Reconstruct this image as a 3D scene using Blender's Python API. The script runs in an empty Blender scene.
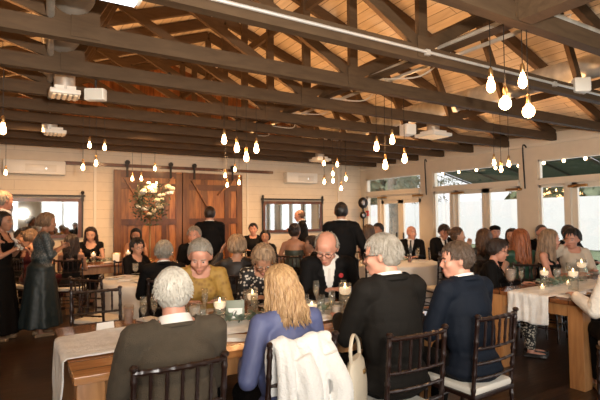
import bpy, bmesh, math, random
import numpy as np
from mathutils import Vector as V, Matrix, noise, Euler

S = bpy.context.scene
COL = S.collection
D = math.radians
rnd = random.Random(7)

# ------------------------------------------------------------------ camera, world, exposure
CAMM = (Matrix.Rotation(D(-31.5), 4, 'Z') @ Matrix.Rotation(D(92.12), 4, 'X') @ Matrix.Rotation(D(-.54), 4, 'Z'))
cd = bpy.data.cameras.new('camera'); cam = bpy.data.objects.new('camera', cd); COL.objects.link(cam)
cd.sensor_width = 36; cd.lens = 28.02; cd.clip_start = .05; cd.clip_end = 300
cam.matrix_world = Matrix.Translation((0, 0, 1.51)) @ CAMM
cd.dof.use_dof = True; cd.dof.focus_distance = 2.7; cd.dof.aperture_fstop = 7.0
S.camera = cam
S.view_settings.view_transform = 'Standard'; S.view_settings.look = 'None'
S.view_settings.gamma = 1; S.view_settings.use_curve_mapping = False
S.view_settings.exposure = 0.62
S.cycles.use_denoising = True
S.cycles.max_bounces = 6; S.cycles.diffuse_bounces = 4; S.cycles.glossy_bounces = 3
S.cycles.transmission_bounces = 4; S.cycles.transparent_max_bounces = 10
S.cycles.caustics_reflective = False; S.cycles.caustics_refractive = False
S.cycles.sample_clamp_indirect = 4

w = bpy.data.worlds.new('world'); S.world = w; w.use_nodes = True
bg = w.node_tree.nodes['Background']
bg.inputs[0].default_value = (.88, .88, .90, 1); bg.inputs[1].default_value = 1.05

BULB_E = 32.0
sl = bpy.data.lights.new('sun', 'SUN'); sl.energy = 1.3; sl.angle = D(12); sl.color = (1, .97, .93)
so_ = bpy.data.objects.new('sun', sl); COL.objects.link(so_); so_.rotation_euler = V((.55, -.1, -1)).to_track_quat('-Z', 'Y').to_euler()
def portal(name, loc, rot, sx, sy, power, col=(.86, .92, 1)):
    l = bpy.data.lights.new(name, 'AREA'); l.shape = 'RECTANGLE'; l.size = sx; l.size_y = sy
    l.energy = power; l.color = col
    if power == 0: l.cycles.is_portal = True; l.energy = 1
    o = bpy.data.objects.new(name, l); COL.objects.link(o); o.location = loc; o.rotation_euler = rot
    return o
# daylight coming in at the window walls (beside the glass of the garden side and of the side behind the camera)
portal('daylight_garden_side', (8.75, 6.2, 1.45), (0, D(90), 0), 2.4, 7.4, 70)
portal('daylight_entrance_side', (3.2, -3.25, 1.45), (D(75), 0, 0), 9.5, 2.0, 120, (1, .97, .92))
# added warm fill: spots under the trusses, strips behind chords; then photographer's bounced flash
FILL_SPOTS = [(.2, 7.53), (1.9, 7.53), (3.4, 7.53), (5.3, 7.53), (7.0, 7.53), (1.4, 4.93), (4.9, 5.88)]  # added spots that brighten the back wall and the middle tables
for k, (x, y) in enumerate(FILL_SPOTS):
    l = bpy.data.lights.new('fill_spot', 'SPOT'); l.energy = 135 if k < 5 else 60; l.color = (1, .58, .27); l.shadow_soft_size = .03; l.spot_size = D(115); l.spot_blend = .8
    o = bpy.data.objects.new('fill_spot', l); COL.objects.link(o); o.location = (x, y, 2.91)
    o.rotation_euler = V((0, .8 if k < 5 else .25, -1)).to_track_quat('-Z', 'Y').to_euler()
for y in (2.98, 3.96, 4.88, 5.83, 6.68, 7.48, 8.28, 9.06):
    l = bpy.data.lights.new('fill_uplight', 'AREA'); l.shape = 'RECTANGLE'; l.size = 9.6; l.size_y = .04; l.energy = 30; l.color = (1, .50, .19)  # added strip, unseen behind its chord, to brighten the roof deck
    o = bpy.data.objects.new('fill_uplight', l); COL.objects.link(o); o.location = (3.05, y, 2.965); o.rotation_euler = (D(180), 0, 0)
l = bpy.data.lights.new('bounced_flash', 'SPOT'); l.energy = 560; l.color = (1, .88, .74); l.shadow_soft_size = .04; l.spot_size = D(150); l.spot_blend = .6
o = bpy.data.objects.new('bounced_flash', l); COL.objects.link(o); o.location = (.3, -.2, 1.75)
o.rotation_euler = V((.45, .65, .9)).to_track_quat('-Z', 'Y').to_euler()

l = bpy.data.lights.new('near_fill', 'AREA'); l.shape = 'DISK'; l.size = 1.1; l.energy = 30; l.color = (1, .95, .88); l.spread = D(105)  # added soft fill behind the camera for the near tables
o = bpy.data.objects.new('near_fill', l); COL.objects.link(o); o.location = (-.5, -1.6, 2.2)
o.rotation_euler = V((.5, .85, -.30)).to_track_quat('-Z', 'Y').to_euler()

# ------------------------------------------------------------------ materials
MATS = {}
def mat(name, col, rough=.6, metal=0, bump=0, bscale=40, emit=None, es=0, var=0, vscale=6, sheen=0, alpha=1, spec=.5, stretch=None, col2=None, pattern=None, coat=0):
    if name in MATS: return MATS[name]
    m = bpy.data.materials.new(name); m.use_nodes = True; MATS[name] = m
    nt = m.node_tree; N = nt.nodes; L = nt.links; b = N['Principled BSDF']
    b.inputs['Base Color'].default_value = (*col, 1); b.inputs['Roughness'].default_value = rough
    b.inputs['Metallic'].default_value = metal; b.inputs['Specular IOR Level'].default_value = spec
    if sheen: b.inputs['Sheen Weight'].default_value = sheen
    if coat: b.inputs['Coat Weight'].default_value = coat; b.inputs['Coat Roughness'].default_value = .12
    if emit: b.inputs['Emission Color'].default_value = (*emit, 1); b.inputs['Emission Strength'].default_value = es
    tc = N.new('ShaderNodeTexCoord'); mp = N.new('ShaderNodeMapping'); L.new(tc.outputs['Object'], mp.inputs[0])
    if stretch: mp.inputs['Scale'].default_value = stretch
    if bump:
        n = N.new('ShaderNodeTexNoise'); n.inputs['Scale'].default_value = bscale; n.inputs['Detail'].default_value = 3
        L.new(mp.outputs[0], n.inputs['Vector'])
        bp = N.new('ShaderNodeBump'); bp.inputs['Strength'].default_value = bump; bp.inputs['Distance'].default_value = .01
        L.new(n.outputs[0], bp.inputs['Height']); L.new(bp.outputs[0], b.inputs['Normal'])
    if var or col2:
        n = N.new('ShaderNodeTexNoise'); n.inputs['Scale'].default_value = vscale; n.inputs['Detail'].default_value = 4
        L.new(mp.outputs[0], n.inputs['Vector'])
        r = N.new('ShaderNodeValToRGB'); L.new(n.outputs[0], r.inputs[0])
        c2 = col2 or tuple(c * (1 - var) for c in col)
        r.color_ramp.elements[0].position = .35; r.color_ramp.elements[0].color = (*c2, 1)
        r.color_ramp.elements[1].position = .65; r.color_ramp.elements[1].color = (*col, 1)
        out = r.outputs[0]
        L.new(out, b.inputs['Base Color'])
    if pattern:
        vt = N.new('ShaderNodeTexVoronoi'); vt.inputs['Scale'].default_value = pattern[1]
        L.new(mp.outputs[0], vt.inputs['Vector'])
        r = N.new('ShaderNodeValToRGB'); L.new(vt.outputs['Distance'], r.inputs[0])
        r.color_ramp.interpolation = pattern[3]
        r.color_ramp.elements[0].position = 0; r.color_ramp.elements[0].color = (*pattern[0], 1)
        r.color_ramp.elements[1].position = pattern[2]; r.color_ramp.elements[1].color = (*col, 1)
        L.new(r.outputs[0], b.inputs['Base Color'])
    return m

def wood(name, base, dark, scale, rough=.4, plank=None, coat=0, grain=8, bumpv=.15, var=.25, gap=.035, spec=.5, mort=.24):
    """procedural timber. scale stretches the grain; plank = (axis u, axis v, length, width) for board joints"""
    if name in MATS: return MATS[name]
    m = bpy.data.materials.new(name); m.use_nodes = True; MATS[name] = m
    nt = m.node_tree; N = nt.nodes; L = nt.links; b = N['Principled BSDF']
    b.inputs['Roughness'].default_value = rough; b.inputs['Specular IOR Level'].default_value = spec
    if coat: b.inputs['Coat Weight'].default_value = coat; b.inputs['Coat Roughness'].default_value = .15
    tc = N.new('ShaderNodeTexCoord'); mp = N.new('ShaderNodeMapping'); L.new(tc.outputs['Object'], mp.inputs[0])
    mp.inputs['Scale'].default_value = scale
    n = N.new('ShaderNodeTexNoise'); n.inputs['Scale'].default_value = grain; n.inputs['Detail'].default_value = 6
    n.inputs['Distortion'].default_value = .6
    L.new(mp.outputs[0], n.inputs['Vector'])
    r = N.new('ShaderNodeValToRGB'); L.new(n.outputs[0], r.inputs[0])
    r.color_ramp.elements[0].position = .3; r.color_ramp.elements[0].color = (*dark, 1)
    r.color_ramp.elements[1].position = .7; r.color_ramp.elements[1].color = (*base, 1)
    col = r.outputs[0]
    h = n.outputs[0]
    if plank:
        u, v, ln, wd = plank
        sep = N.new('ShaderNodeSeparateXYZ'); L.new(tc.outputs['Object'], sep.inputs[0])
        cb = N.new('ShaderNodeCombineXYZ'); L.new(sep.outputs[u], cb.inputs[0]); L.new(sep.outputs[v], cb.inputs[1])
        br = N.new('ShaderNodeTexBrick'); L.new(cb.outputs[0], br.inputs['Vector'])
        br.inputs['Scale'].default_value = 1; br.inputs['Brick Width'].default_value = ln; br.inputs['Row Height'].default_value = wd
        br.inputs['Mortar Size'].default_value = gap * wd; br.inputs['Mortar Smooth'].default_value = .2
        br.inputs['Color1'].default_value = (1, 1, 1, 1); br.inputs['Color2'].default_value = (1 - var, 1 - var, 1 - var, 1)
        br.inputs['Mortar'].default_value = (mort, mort * .95, mort * .9, 1)
        mx = N.new('ShaderNodeMix'); mx.data_type = 'RGBA'; mx.blend_type = 'MULTIPLY'; mx.inputs[0].default_value = 1
        L.new(col, mx.inputs[6]); L.new(br.outputs['Color'], mx.inputs[7]); col = mx.outputs[2]
    L.new(col, b.inputs['Base Color'])
    bp = N.new('ShaderNodeBump'); bp.inputs['Strength'].default_value = bumpv; bp.inputs['Distance'].default_value = .01
    L.new(h, bp.inputs['Height']); L.new(bp.outputs[0], b.inputs['Normal'])
    return m

def glassmat(name, tint=(1, 1, 1), gl=.12, body=0):
    if name in MATS: return MATS[name]
    m = bpy.data.materials.new(name); m.use_nodes = True; MATS[name] = m
    nt = m.node_tree; N = nt.nodes; L = nt.links; N.clear()
    o = N.new('ShaderNodeOutputMaterial'); t = N.new('ShaderNodeBsdfTransparent'); t.inputs[0].default_value = (*tint, 1)
    g = N.new('ShaderNodeBsdfGlossy'); g.inputs['Roughness'].default_value = .03
    lw = N.new('ShaderNodeLayerWeight'); lw.inputs[0].default_value = gl * 2
    mr = N.new('ShaderNodeMapRange'); mr.inputs[3].default_value = gl; mr.inputs[4].default_value = .75
    L.new(lw.outputs['Facing'], mr.inputs[0])
    mx = N.new('ShaderNodeMixShader'); L.new(mr.outputs[0], mx.inputs[0]); L.new(t.outputs[0], mx.inputs[1]); L.new(g.outputs[0], mx.inputs[2])
    out = mx.outputs[0]
    if body:
        df = N.new('ShaderNodeBsdfDiffuse'); df.inputs[0].default_value = (.9, .88, .84, 1)
        m2 = N.new('ShaderNodeMixShader'); m2.inputs[0].default_value = body
        L.new(out, m2.inputs[1]); L.new(df.outputs[0], m2.inputs[2]); out = m2.outputs[0]
    L.new(out, o.inputs[0])
    return m

M_WALL = wood('shiplap_wall_paint', (.74, .63, .48), (.70, .59, .45), (1, 1, 1), .55, (0, 2, 40, .19), var=.02, gap=.02, bumpv=.03, mort=.72)
M_WALLR = mat('cream_paint', (.76, .67, .54), .5, var=.05)
M_TRIM = mat('cream_trim_paint', (.78, .70, .58), .45)
M_FLOOR = wood('dark_floorboards', (.088, .048, .027), (.028, .015, .009), (.9, 7, 1), .32, (0, 1, 1.6, .125), var=.5, grain=5)
M_DECK = wood('roof_deck_boards', (.78, .64, .46), (.62, .49, .34), (6, .8, 6), .6, (1, 0, 4.2, .15), var=.25, grain=3)
M_BEAM = wood('painted_brown_timber', (.090, .056, .031), (.064, .039, .021), (1, 5, 5), .7, grain=4, bumpv=.08, spec=.2)
M_BARN = wood('reclaimed_barn_wood', (.56, .22, .062), (.22, .066, .020), (7, 7, .9), .4, (2, 0, 5, .145), var=.62, grain=2.5, coat=.2)
M_BARN2 = wood('dark_barn_brace_wood', (.15, .048, .016), (.07, .022, .009), (3, 3, 1.2), .42, grain=3, coat=.2)
M_TABLE = wood('varnished_pine_top', (.60, .27, .09), (.36, .14, .045), (1, 8, 8), .2, (0, 1, 6, .16), var=.2, grain=3, coat=.6)
M_TABLE2 = wood('pine_leg_wood', (.52, .26, .10), (.32, .14, .05), (7, 7, .8), .4, grain=3)
M_TABLED = wood('walnut_stained_top', (.30, .115, .042), (.15, .052, .02), (1, 8, 8), .22, (0, 1, 6, .17), var=.2, grain=3, coat=.5)
M_CHAIR = mat('mahogany_lacquer', (.017, .0065, .0045), .28, coat=.35)
M_RING = mat('mahogany_ring_lacquer', (.13, .06, .035), .25, coat=.5)
M_CUSH = mat('ivory_cushion_fabric', (.72, .68, .60), .8, bump=.1)
M_CLOTH = mat('ivory_tablecloth_fabric', (.76, .72, .65), .85, bump=.15, bscale=90, sheen=.2)
M_GAUZE = mat('white_gauze', (.90, .89, .86), .9, bump=.5, bscale=60, var=.14, vscale=14)
M_IRON = mat('black_iron', (.02, .016, .013), .45, .4)
M_STEEL = mat('galvanised_steel', (.66, .64, .59), .38, .55, var=.3, vscale=7)
M_WHITE = mat('white_plastic', (.80, .77, .70), .4)
M_PAPER = mat('white_card', (.85, .83, .78), .8)
M_CER = mat('white_china', (.82, .80, .76), .2)
M_GLASS = glassmat('clear_glass', (.97, .98, .97), .05, .012)
M_PANE = glassmat('window_glass', (.97, .98, .98), .05)
M_MIRROR = mat('mirror_silver', (.62, .64, .62), .03, 1)
M_BULB = mat('glowing_bulb_glass', (1, .8, .5), .3, emit=(1, .50, .20), es=BULB_E)
M_BULB2 = mat('glowing_festoon_bulb', (1, .8, .5), .3, emit=(1, .62, .32), es=16)
M_FLAME = mat('candle_flame_glow', (1, .7, .3), .5, emit=(1, .58, .24), es=16)
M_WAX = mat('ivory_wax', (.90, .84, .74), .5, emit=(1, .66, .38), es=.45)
M_GREEN = mat('eucalyptus_leaf', (.20, .27, .20), .55, var=.4, vscale=20)
M_BRASS = mat('brass_socket', (.45, .28, .12), .3, .9)
M_EYEW = mat('eye_white', (.42, .38, .34), .4)
M_EYEI = mat('eye_iris_dark', (.03, .02, .015), .2)
M_LIP = mat('lip_skin', (.42, .15, .11), .45)

# ------------------------------------------------------------------ mesh tools
class MB:
    def __init__(s): s.v = []; s.f = []; s.m = []
    def add(s, vs, fs, mi=0):
        o = len(s.v); s.v += [tuple(p) for p in vs]; s.f += [tuple(i + o for i in f) for f in fs]; s.m += [mi] * len(fs); return s
    def box(s, c, d, rot=None, mi=0, bev=0):
        x, y, z = d[0] / 2, d[1] / 2, d[2] / 2
        if bev:
            b = min(bev, x * .9, y * .9, z * .9); vs = []; fs = []
            bm = bmesh.new(); bmesh.ops.create_cube(bm, size=1)
            for q in bm.verts: q.co = V((q.co.x * d[0], q.co.y * d[1], q.co.z * d[2]))
            bmesh.ops.bevel(bm, geom=bm.edges[:] , offset=b, segments=2, affect='EDGES', profile=.6)
            bm.verts.index_update(); vs = [q.co.copy() for q in bm.verts]; fs = [[q.index for q in f.verts] for f in bm.faces]; bm.free()
        else:
            vs = [V((i * x, j * y, k * z)) for k in (-1, 1) for j in (-1, 1) for i in (-1, 1)]
            fs = [(0, 2, 3, 1), (4, 5, 7, 6), (0, 1, 5, 4), (2, 6, 7, 3), (0, 4, 6, 2), (1, 3, 7, 5)]
        if rot is not None: vs = [rot @ q for q in vs]
        return s.add([q + V(c) for q in vs], fs, mi)
    def bar(s, a, b, w, h, mi=0, up=(0, 0, 1)):
        a = V(a); b = V(b); d = b - a; y = d.normalized(); u = V(up)
        if abs(y.dot(u)) > .99: u = V((0, 1, 0))
        x = y.cross(u).normalized(); z = x.cross(y)
        R = Matrix((x, y, z)).transposed()
        return s.box((a + b) / 2, (w, d.length, h), R, mi)
    def rings(s, rs, mi=0, cap=True, closed=False):
        n = len(rs[0]); vs = [p for r in rs for p in r]; fs = []
        k = len(rs)
        for i in range(k if closed else k - 1):
            a = i * n; b = ((i + 1) % k) * n
            for j in range(n):
                fs.append((a + j, a + (j + 1) % n, b + (j + 1) % n, b + j))
        if cap and not closed: fs.append(tuple(range(n))[::-1]); fs.append(tuple((k - 1) * n + j for j in range(n)))
        return s.add(vs, fs, mi)
    def tube(s, pts, rad, n=8, mi=0, cap=True, flat=1):
        pts = [V(p) for p in pts]; rs = []
        R = rad if hasattr(rad, '__len__') else [rad] * len(pts)
        t = (pts[1] - pts[0]).normalized(); u = V((0, 0, 1)) if abs(t.z) < .9 else V((1, 0, 0))
        x = t.cross(u).normalized()
        for i, p in enumerate(pts):
            t = (pts[min(i + 1, len(pts) - 1)] - pts[max(i - 1, 0)]).normalized()
            x = (x - t * x.dot(t)).normalized(); y = t.cross(x)
            rs.append([p + (x * math.cos(a) + y * math.sin(a) * flat) * R[i] for a in [2 * math.pi * j / n for j in range(n)]])
        return s.rings(rs, mi, cap)
    def lathe(s, prof, c=(0, 0, 0), n=20, mi=0, cap=True, fold=None):
        rs = []
        for (r, z) in prof:
            rs.append([V(c) + V((math.cos(a) * r, math.sin(a) * r, z)) for a in [2 * math.pi * j / n for j in range(n)]])
        return s.rings(rs, mi, cap)
    def ell(s, c, r, rot=None, n=14, mi=0):
        rs = []; c = V(c); m = max(5, n // 2)
        for i in range(1, m):
            t = math.pi * i / m
            rr = []
            for j in range(n):
                a = 2 * math.pi * j / n
                q = V((math.sin(t) * math.cos(a) * r[0], math.sin(t) * math.sin(a) * r[1], -math.cos(t) * r[2]))
                rr.append(c + (rot @ q if rot is not None else q))
            rs.append(rr)
        o = len(s.v); s.rings(rs, mi, False)
        b = V((0, 0, -r[2])); t = V((0, 0, r[2]))
        if rot is not None: b = rot @ b; t = rot @ t
        s.v += [tuple(c + b), tuple(c + t)]; bi = len(s.v) - 2; k = o + (m - 2) * n
        for j in range(n):
            s.f.append((bi, o + (j + 1) % n, o + j)); s.m.append(mi)
            s.f.append((bi + 1, k + j, k + (j + 1) % n)); s.m.append(mi)
        return s
    def cap(s, a, b, ra, rb, n=12, sx=1, mi=0):
        """tapered capsule"""
        a = V(a); b = V(b); t = (b - a).normalized(); pts = []; R = []
        for k in (-80, -50, -20): pts.append(a + t * ra * math.sin(D(k))); R.append(ra * math.cos(D(k)))
        for k in range(1, 4): pts.append(a.lerp(b, k / 4)); R.append(ra + (rb - ra) * k / 4)
        for k in (20, 50, 80): pts.append(b + t * rb * math.sin(D(k))); R.append(rb * math.cos(D(k)))
        return s.tube(pts, R, n, mi, flat=sx)
    def xf(s, M, start=0):
        for i in range(start, len(s.v)): s.v[i] = tuple(M @ V(s.v[i]))
        return s
    def mesh(s, name):
        me = bpy.data.meshes.new(name); me.from_pydata(s.v, [], s.f); me.update(); return me
    def build(s, name, mats, parent=None, smooth=True, angle=40):
        me = s.mesh(name)
        mats = mats if isinstance(mats, (list, tuple)) else [mats]
        for m in mats: me.materials.append(m)
        me.polygons.foreach_set('material_index', s.m)
        return link(name, me, parent, smooth, angle)

def link(name, me, parent=None, smooth=True, angle=40):
    if smooth:
        me.polygons.foreach_set('use_smooth', [True] * len(me.polygons))
        if angle and hasattr(me, 'set_sharp_from_angle'): me.set_sharp_from_angle(angle=D(angle))
    o = bpy.data.objects.new(name, me); COL.objects.link(o)
    if parent: o.parent = parent
    return o

def remesh(mb, vox, it=4, fac=.5):
    me = mb.mesh('tmp'); o = bpy.data.objects.new('tmp', me); COL.objects.link(o)
    r = o.modifiers.new('r', 'REMESH'); r.mode = 'VOXEL'; r.voxel_size = vox; r.adaptivity = 0
    if it:
        q = o.modifiers.new('s', 'SMOOTH'); q.iterations = it; q.factor = fac
    dg = bpy.context.evaluated_depsgraph_get(); dg.update()
    out = bpy.data.meshes.new_from_object(o.evaluated_get(dg), depsgraph=dg)
    bpy.data.objects.remove(o); bpy.data.meshes.remove(me)
    return out

def cut(me, pred, finish=True):
    """remove the vertices for which pred(co) is true"""
    bm = bmesh.new(); bm.from_mesh(me)
    bmesh.ops.delete(bm, geom=[v for v in bm.verts if pred(v.co)], context='VERTS')
    bm.to_mesh(me); bm.free(); return me

def wrinkle(me, amp, k, seed=0, aniso=(1, 1, 1)):
    if not len(me.vertices): return me
    off = V((seed * 3.7, seed * 1.3, seed * 7.1)); ns = [v.normal.copy() for v in me.vertices]
    for v, n in zip(me.vertices, ns):
        c = v.co; p = V((c.x * aniso[0], c.y * aniso[1], c.z * aniso[2])) * k + off
        v.co = c + n * (noise.noise(p) * amp + noise.noise(p * 2.3) * amp * .4)
    me.update(); return me

def tag(o, label=None, cat=None, group=None, kind=None):
    if label: o['label'] = label
    if cat: o['category'] = cat
    if group: o['group'] = group
    if kind: o['kind'] = kind
    return o
def empty(name, loc=(0, 0, 0), rz=0, label=None, cat=None, group=None):
    o = bpy.data.objects.new(name, None); COL.objects.link(o); o.location = loc; o.rotation_euler = (0, 0, rz)
    o.empty_display_size = .1
    return tag(o, label, cat, group)
def copy_tree(o, parent=None):
    c = o.copy(); COL.objects.link(c)
    if parent: c.parent = parent
    for ch in [x for x in KIDS.get(o.name, [])]: copy_tree(ch, c)
    return c
KIDS = {}
def remember(root):
    for o in COL.objects:
        pass
    def walk(o):
        KIDS[o.name] = list(o.children)
        for c in o.children: walk(c)
    walk(root)
def place(proto, used, loc, rz=0, label=None, group=None, sc=None):
    o = proto if not used.get(proto.name) else copy_tree(proto)
    used[proto.name] = True
    o.location = loc; o.rotation_euler = (0, 0, rz)
    if sc: o.scale = (sc,) * 3
    if label: o['label'] = label
    if group: o['group'] = group
    return o
USED = {}

def bez(p, n=10):
    """smooth path through points (Catmull-Rom)"""
    p = [V(q) for q in p]; out = []
    for i in range(len(p) - 1):
        a = p[max(i - 1, 0)]; b = p[i]; c = p[i + 1]; d = p[min(i + 2, len(p) - 1)]
        for k in range(n):
            t = k / n
            out.append(.5 * ((2 * b) + (c - a) * t + (2 * a - 5 * b + 4 * c - d) * t * t + (3 * b - a - 3 * c + d) * t ** 3))
    out.append(p[-1]); return out

# camera-model helper used only to turn a viewing direction plus a true distance into a place in the room
def at(px, dep, z=None):
    d = CAMM.to_3x3() @ V(((px - 300) / 467, 0, -1)); p = V((0, 0, 1.51)) + d * dep
    return V((p.x, p.y, z if z is not None else p.z))

# ================================================================== THE ROOM
XL, XR, YB, YF, ZW = -2.3, 8.4, 10.4, -3.0, 2.86
MB().box(((XL + XR) / 2, (YF + YB) / 2, -.05), (XR - XL + .4, YB - YF + .4, .1)).build('floor', M_FLOOR, smooth=False)['kind'] = 'structure'
MB().box(((XL + XR) / 2, YB + .075, 1.5), (XR - XL, .15, 3.0)).build('wall_back', M_WALL, smooth=False)['kind'] = 'structure'
MB().box((XL - .075, (YF + YB) / 2, 1.5), (.15, YB - YF, 3.0)).build('wall_left', M_WALLR, smooth=False)['kind'] = 'structure'
RX, RZ, PITCH = 3.05, 4.92, .36
for sgn in (-1, 1):
    mb = MB(); L_ = (RX - XL + .35) if sgn < 0 else (XR - RX + .25)
    x1 = RX + sgn * L_; z1 = RZ + .1 - L_ * PITCH
    mb.bar((RX, (YF + YB) / 2, RZ + .1), (x1, (YF + YB) / 2, z1), YB - YF + .4, .05)
    mb.build('ceiling', M_DECK, smooth=False)['kind'] = 'structure'
# gable infill over the two end walls
for y in (YB + .07, YF - .07):
    mb = MB(); x0, x1, za = XL, XR, 2.98
    zz = lambda x: RZ + .09 - abs(x - RX) * PITCH
    pts = [(x0, za), (x1, za), (x1, zz(x1)), (RX, zz(RX)), (x0, zz(x0))]
    mb.add([(x, y - .05, z) for x, z in pts] + [(x, y + .05, z) for x, z in pts],
           [(0, 1, 2, 3, 4), (9, 8, 7, 6, 5)] + [(i, i + 5, (i + 1) % 5 + 5, (i + 1) % 5) for i in range(5)])
    mb.build('wall_gable', M_BARN if y > 0 else M_WALLR, smooth=False)['kind'] = 'structure'

# garden-side wall: piers, header and sill rail round the glazed bays. openings as (y0, y1, z0, z1)
T = .16
def wallbox(mb, y0, y1, z0, z1, x=XR, t=T): mb.box((x + t / 2, (y0 + y1) / 2, (z0 + z1) / 2), (t, abs(y1 - y0), z1 - z0))
bays = [(8.10, 10.17), (5.50, 7.72), (2.90, 5.14), (.30, 2.54), (-2.6, -.06)]
mb = MB(); wallbox(mb, YF, YB, 2.55, 3.02)
prev = YB
for a, b in bays:
    wallbox(mb, b, prev, 0, 2.55); prev = a
wallbox(mb, YF, prev, 0, 2.55)
mb.build('wall_right', M_WALLR, smooth=False)['kind'] = 'structure'
wi = 0
def sash(name, y0, y1, z0, z1, fw, x=XR + .05, depth=.06, lab=None, glass=True, parts=()):
    f = MB()
    for (a, b, c, d) in ((y0, y1, z0, z0 + fw), (y0, y1, z1 - fw, z1), (y0, y0 + fw, z0, z1), (y1 - fw, y1, z0, z1)):
        f.box((x, (a + b) / 2, (c + d) / 2), (depth, b - a, d - c))
    for (a, b, c, d) in parts: f.box((x, (a + b) / 2, (c + d) / 2), (depth * .8, b - a, d - c))
    o = f.build(name, M_TRIM, smooth=False); o['kind'] = 'structure'
    if glass:
        p = MB().box((x, (y0 + y1) / 2, (z0 + z1) / 2), (.008, y1 - y0 - 2 * fw + .01, z1 - z0 - 2 * fw + .01)).build('pane', M_PANE, o, smooth=False)
    return o
for i, (a, b) in enumerate(bays):
    MB().box((XR + .03, (a + b) / 2, 2.12), (.20, b - a, .09)).build('trim_transom', M_TRIM, smooth=False)['kind'] = 'structure'
    sash('window_%d' % (2 * i + 1), a, b, 2.165, 2.55, .035)
    side = b - .52; h1 = 2.075
    sash('window_%d' % (2 * i + 2), side, b, .1, h1, .05)
    MB().box((XR + .04, side - .05, 1.04), (.16, .1, h1)).build('trim_doorpost', M_TRIM, smooth=False)['kind'] = 'structure'
    dl = a; dr = side - .1; mid = (dl + dr) / 2
    for k, (p0, p1) in enumerate(((dl, mid - .005), (mid + .005, dr))):
        o = sash('door_%d' % (2 * i + k + 1), p0, p1, .03, h1 - (.14 if i == 0 else 0), .09)
        MB().box((XR - .015, p0 + .12 if k else p1 - .12, 1.02), (.03, .03, .16), bev=.006).build('door_handle', M_IRON, o)
        MB().box((XR - .03, (p0 + p1) / 2 + .28 * (1 if k else -1), h1 - .06), (.07, .32, .05), bev=.01).build('door_closer', M_BRASS, o)
    if i == 0: MB().box((XR + .04, mid, h1 - .07), (.1, dr - dl, .14)).build('trim_doorhead', M_TRIM, smooth=False)['kind'] = 'structure'
# crown line at the top of the garden wall
MB().box((XR - .02, (YF + YB) / 2, 2.835), (.05, YB - YF, .05)).build('trim_crown', M_TRIM, smooth=False)['kind'] = 'structure'

# wall behind the camera, glazed too (seen in the mirrors)
mb = MB(); ops = [(-1.6, .2), (1.0, 2.8), (3.4, 5.2), (5.8, 7.6)]
mb.box(((XL + XR) / 2, YF - .07, 2.7), (XR - XL, .14, .6)); mb.box(((XL + XR) / 2, YF - .07, .2), (XR - XL, .14, .4))
px_ = XL
for a, b in ops + [(XR, XR)]:
    mb.box(((px_ + a) / 2, YF - .07, 1.4), (a - px_, .14, 2.0)); px_ = b
mb.build('wall_front', M_WALLR, smooth=False)['kind'] = 'structure'
for i, (a, b) in enumerate(ops):
    f = MB()
    for (x0, x1, z0, z1) in ((a, b, .4, .47), (a, b, 2.33, 2.4), (a, a + .07, .4, 2.4), (b - .07, b, .4, 2.4), ((a + b) / 2 - .04, (a + b) / 2 + .04, .4, 2.4)):
        f.box(((x0 + x1) / 2, YF - .05, (z0 + z1) / 2), (x1 - x0, .06, z1 - z0))
    o = f.build('window_%d' % (20 + i), M_TRIM, smooth=False); o['kind'] = 'structure'
    MB().box(((a + b) / 2, YF - .05, 1.4), (b - a - .1, .008, 1.9)).build('pane', M_PANE, o, smooth=False)
# skirting and wall posts on the back wall
MB().box(((XL + XR) / 2, YB - .01, .07), (XR - XL, .03, .14)).build('baseboard_back', M_TRIM, smooth=False)['kind'] = 'structure'
for k, x in enumerate((1.42, 4.86, 7.6)):
    MB().box((x, YB - .012, 1.45), (.05 if k != 1 else .03, .03, 2.8)).build('trim_%d' % (k + 1), M_TRIM, smooth=False)['kind'] = 'structure'

# ================================================================== OUTSIDE
o = MB().box((26, 4, -.12), (35, 60, .1)).build('ground_lawn', mat('lawn_grass', (.20, .25, .13), .9, var=.35, vscale=3, bump=.4), smooth=False); o['kind'] = 'structure'
MB().box((10.2, 4, -.04), (3.4, 18, .06)).build('ground_patio', mat('patio_stone', (.55, .52, .48), .8, var=.1), smooth=False)['kind'] = 'structure'
M_VINYL = mat('white_vinyl', (.95, .93, .95), .5)
fx = 21.0
fence = empty('privacy_fence', (fx, 8, 0), 0, 'tall white vinyl privacy fence behind the lawn', 'fence')
y = -16.0
for k in range(20):
    MB().box((0, y + 1.2, 1.15), (.05, 2.4, 2.3)).build('fence_panel', M_VINYL, fence, smooth=False)
    p = MB().box((0, y, 1.2), (.14, .14, 2.4)); p.lathe([(.11, 0), (.11, .03), (.01, .1)], (0, y, 2.40), 4); p.build('fence_post', M_VINYL, fence, smooth=False)
    y += 2.4
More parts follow.
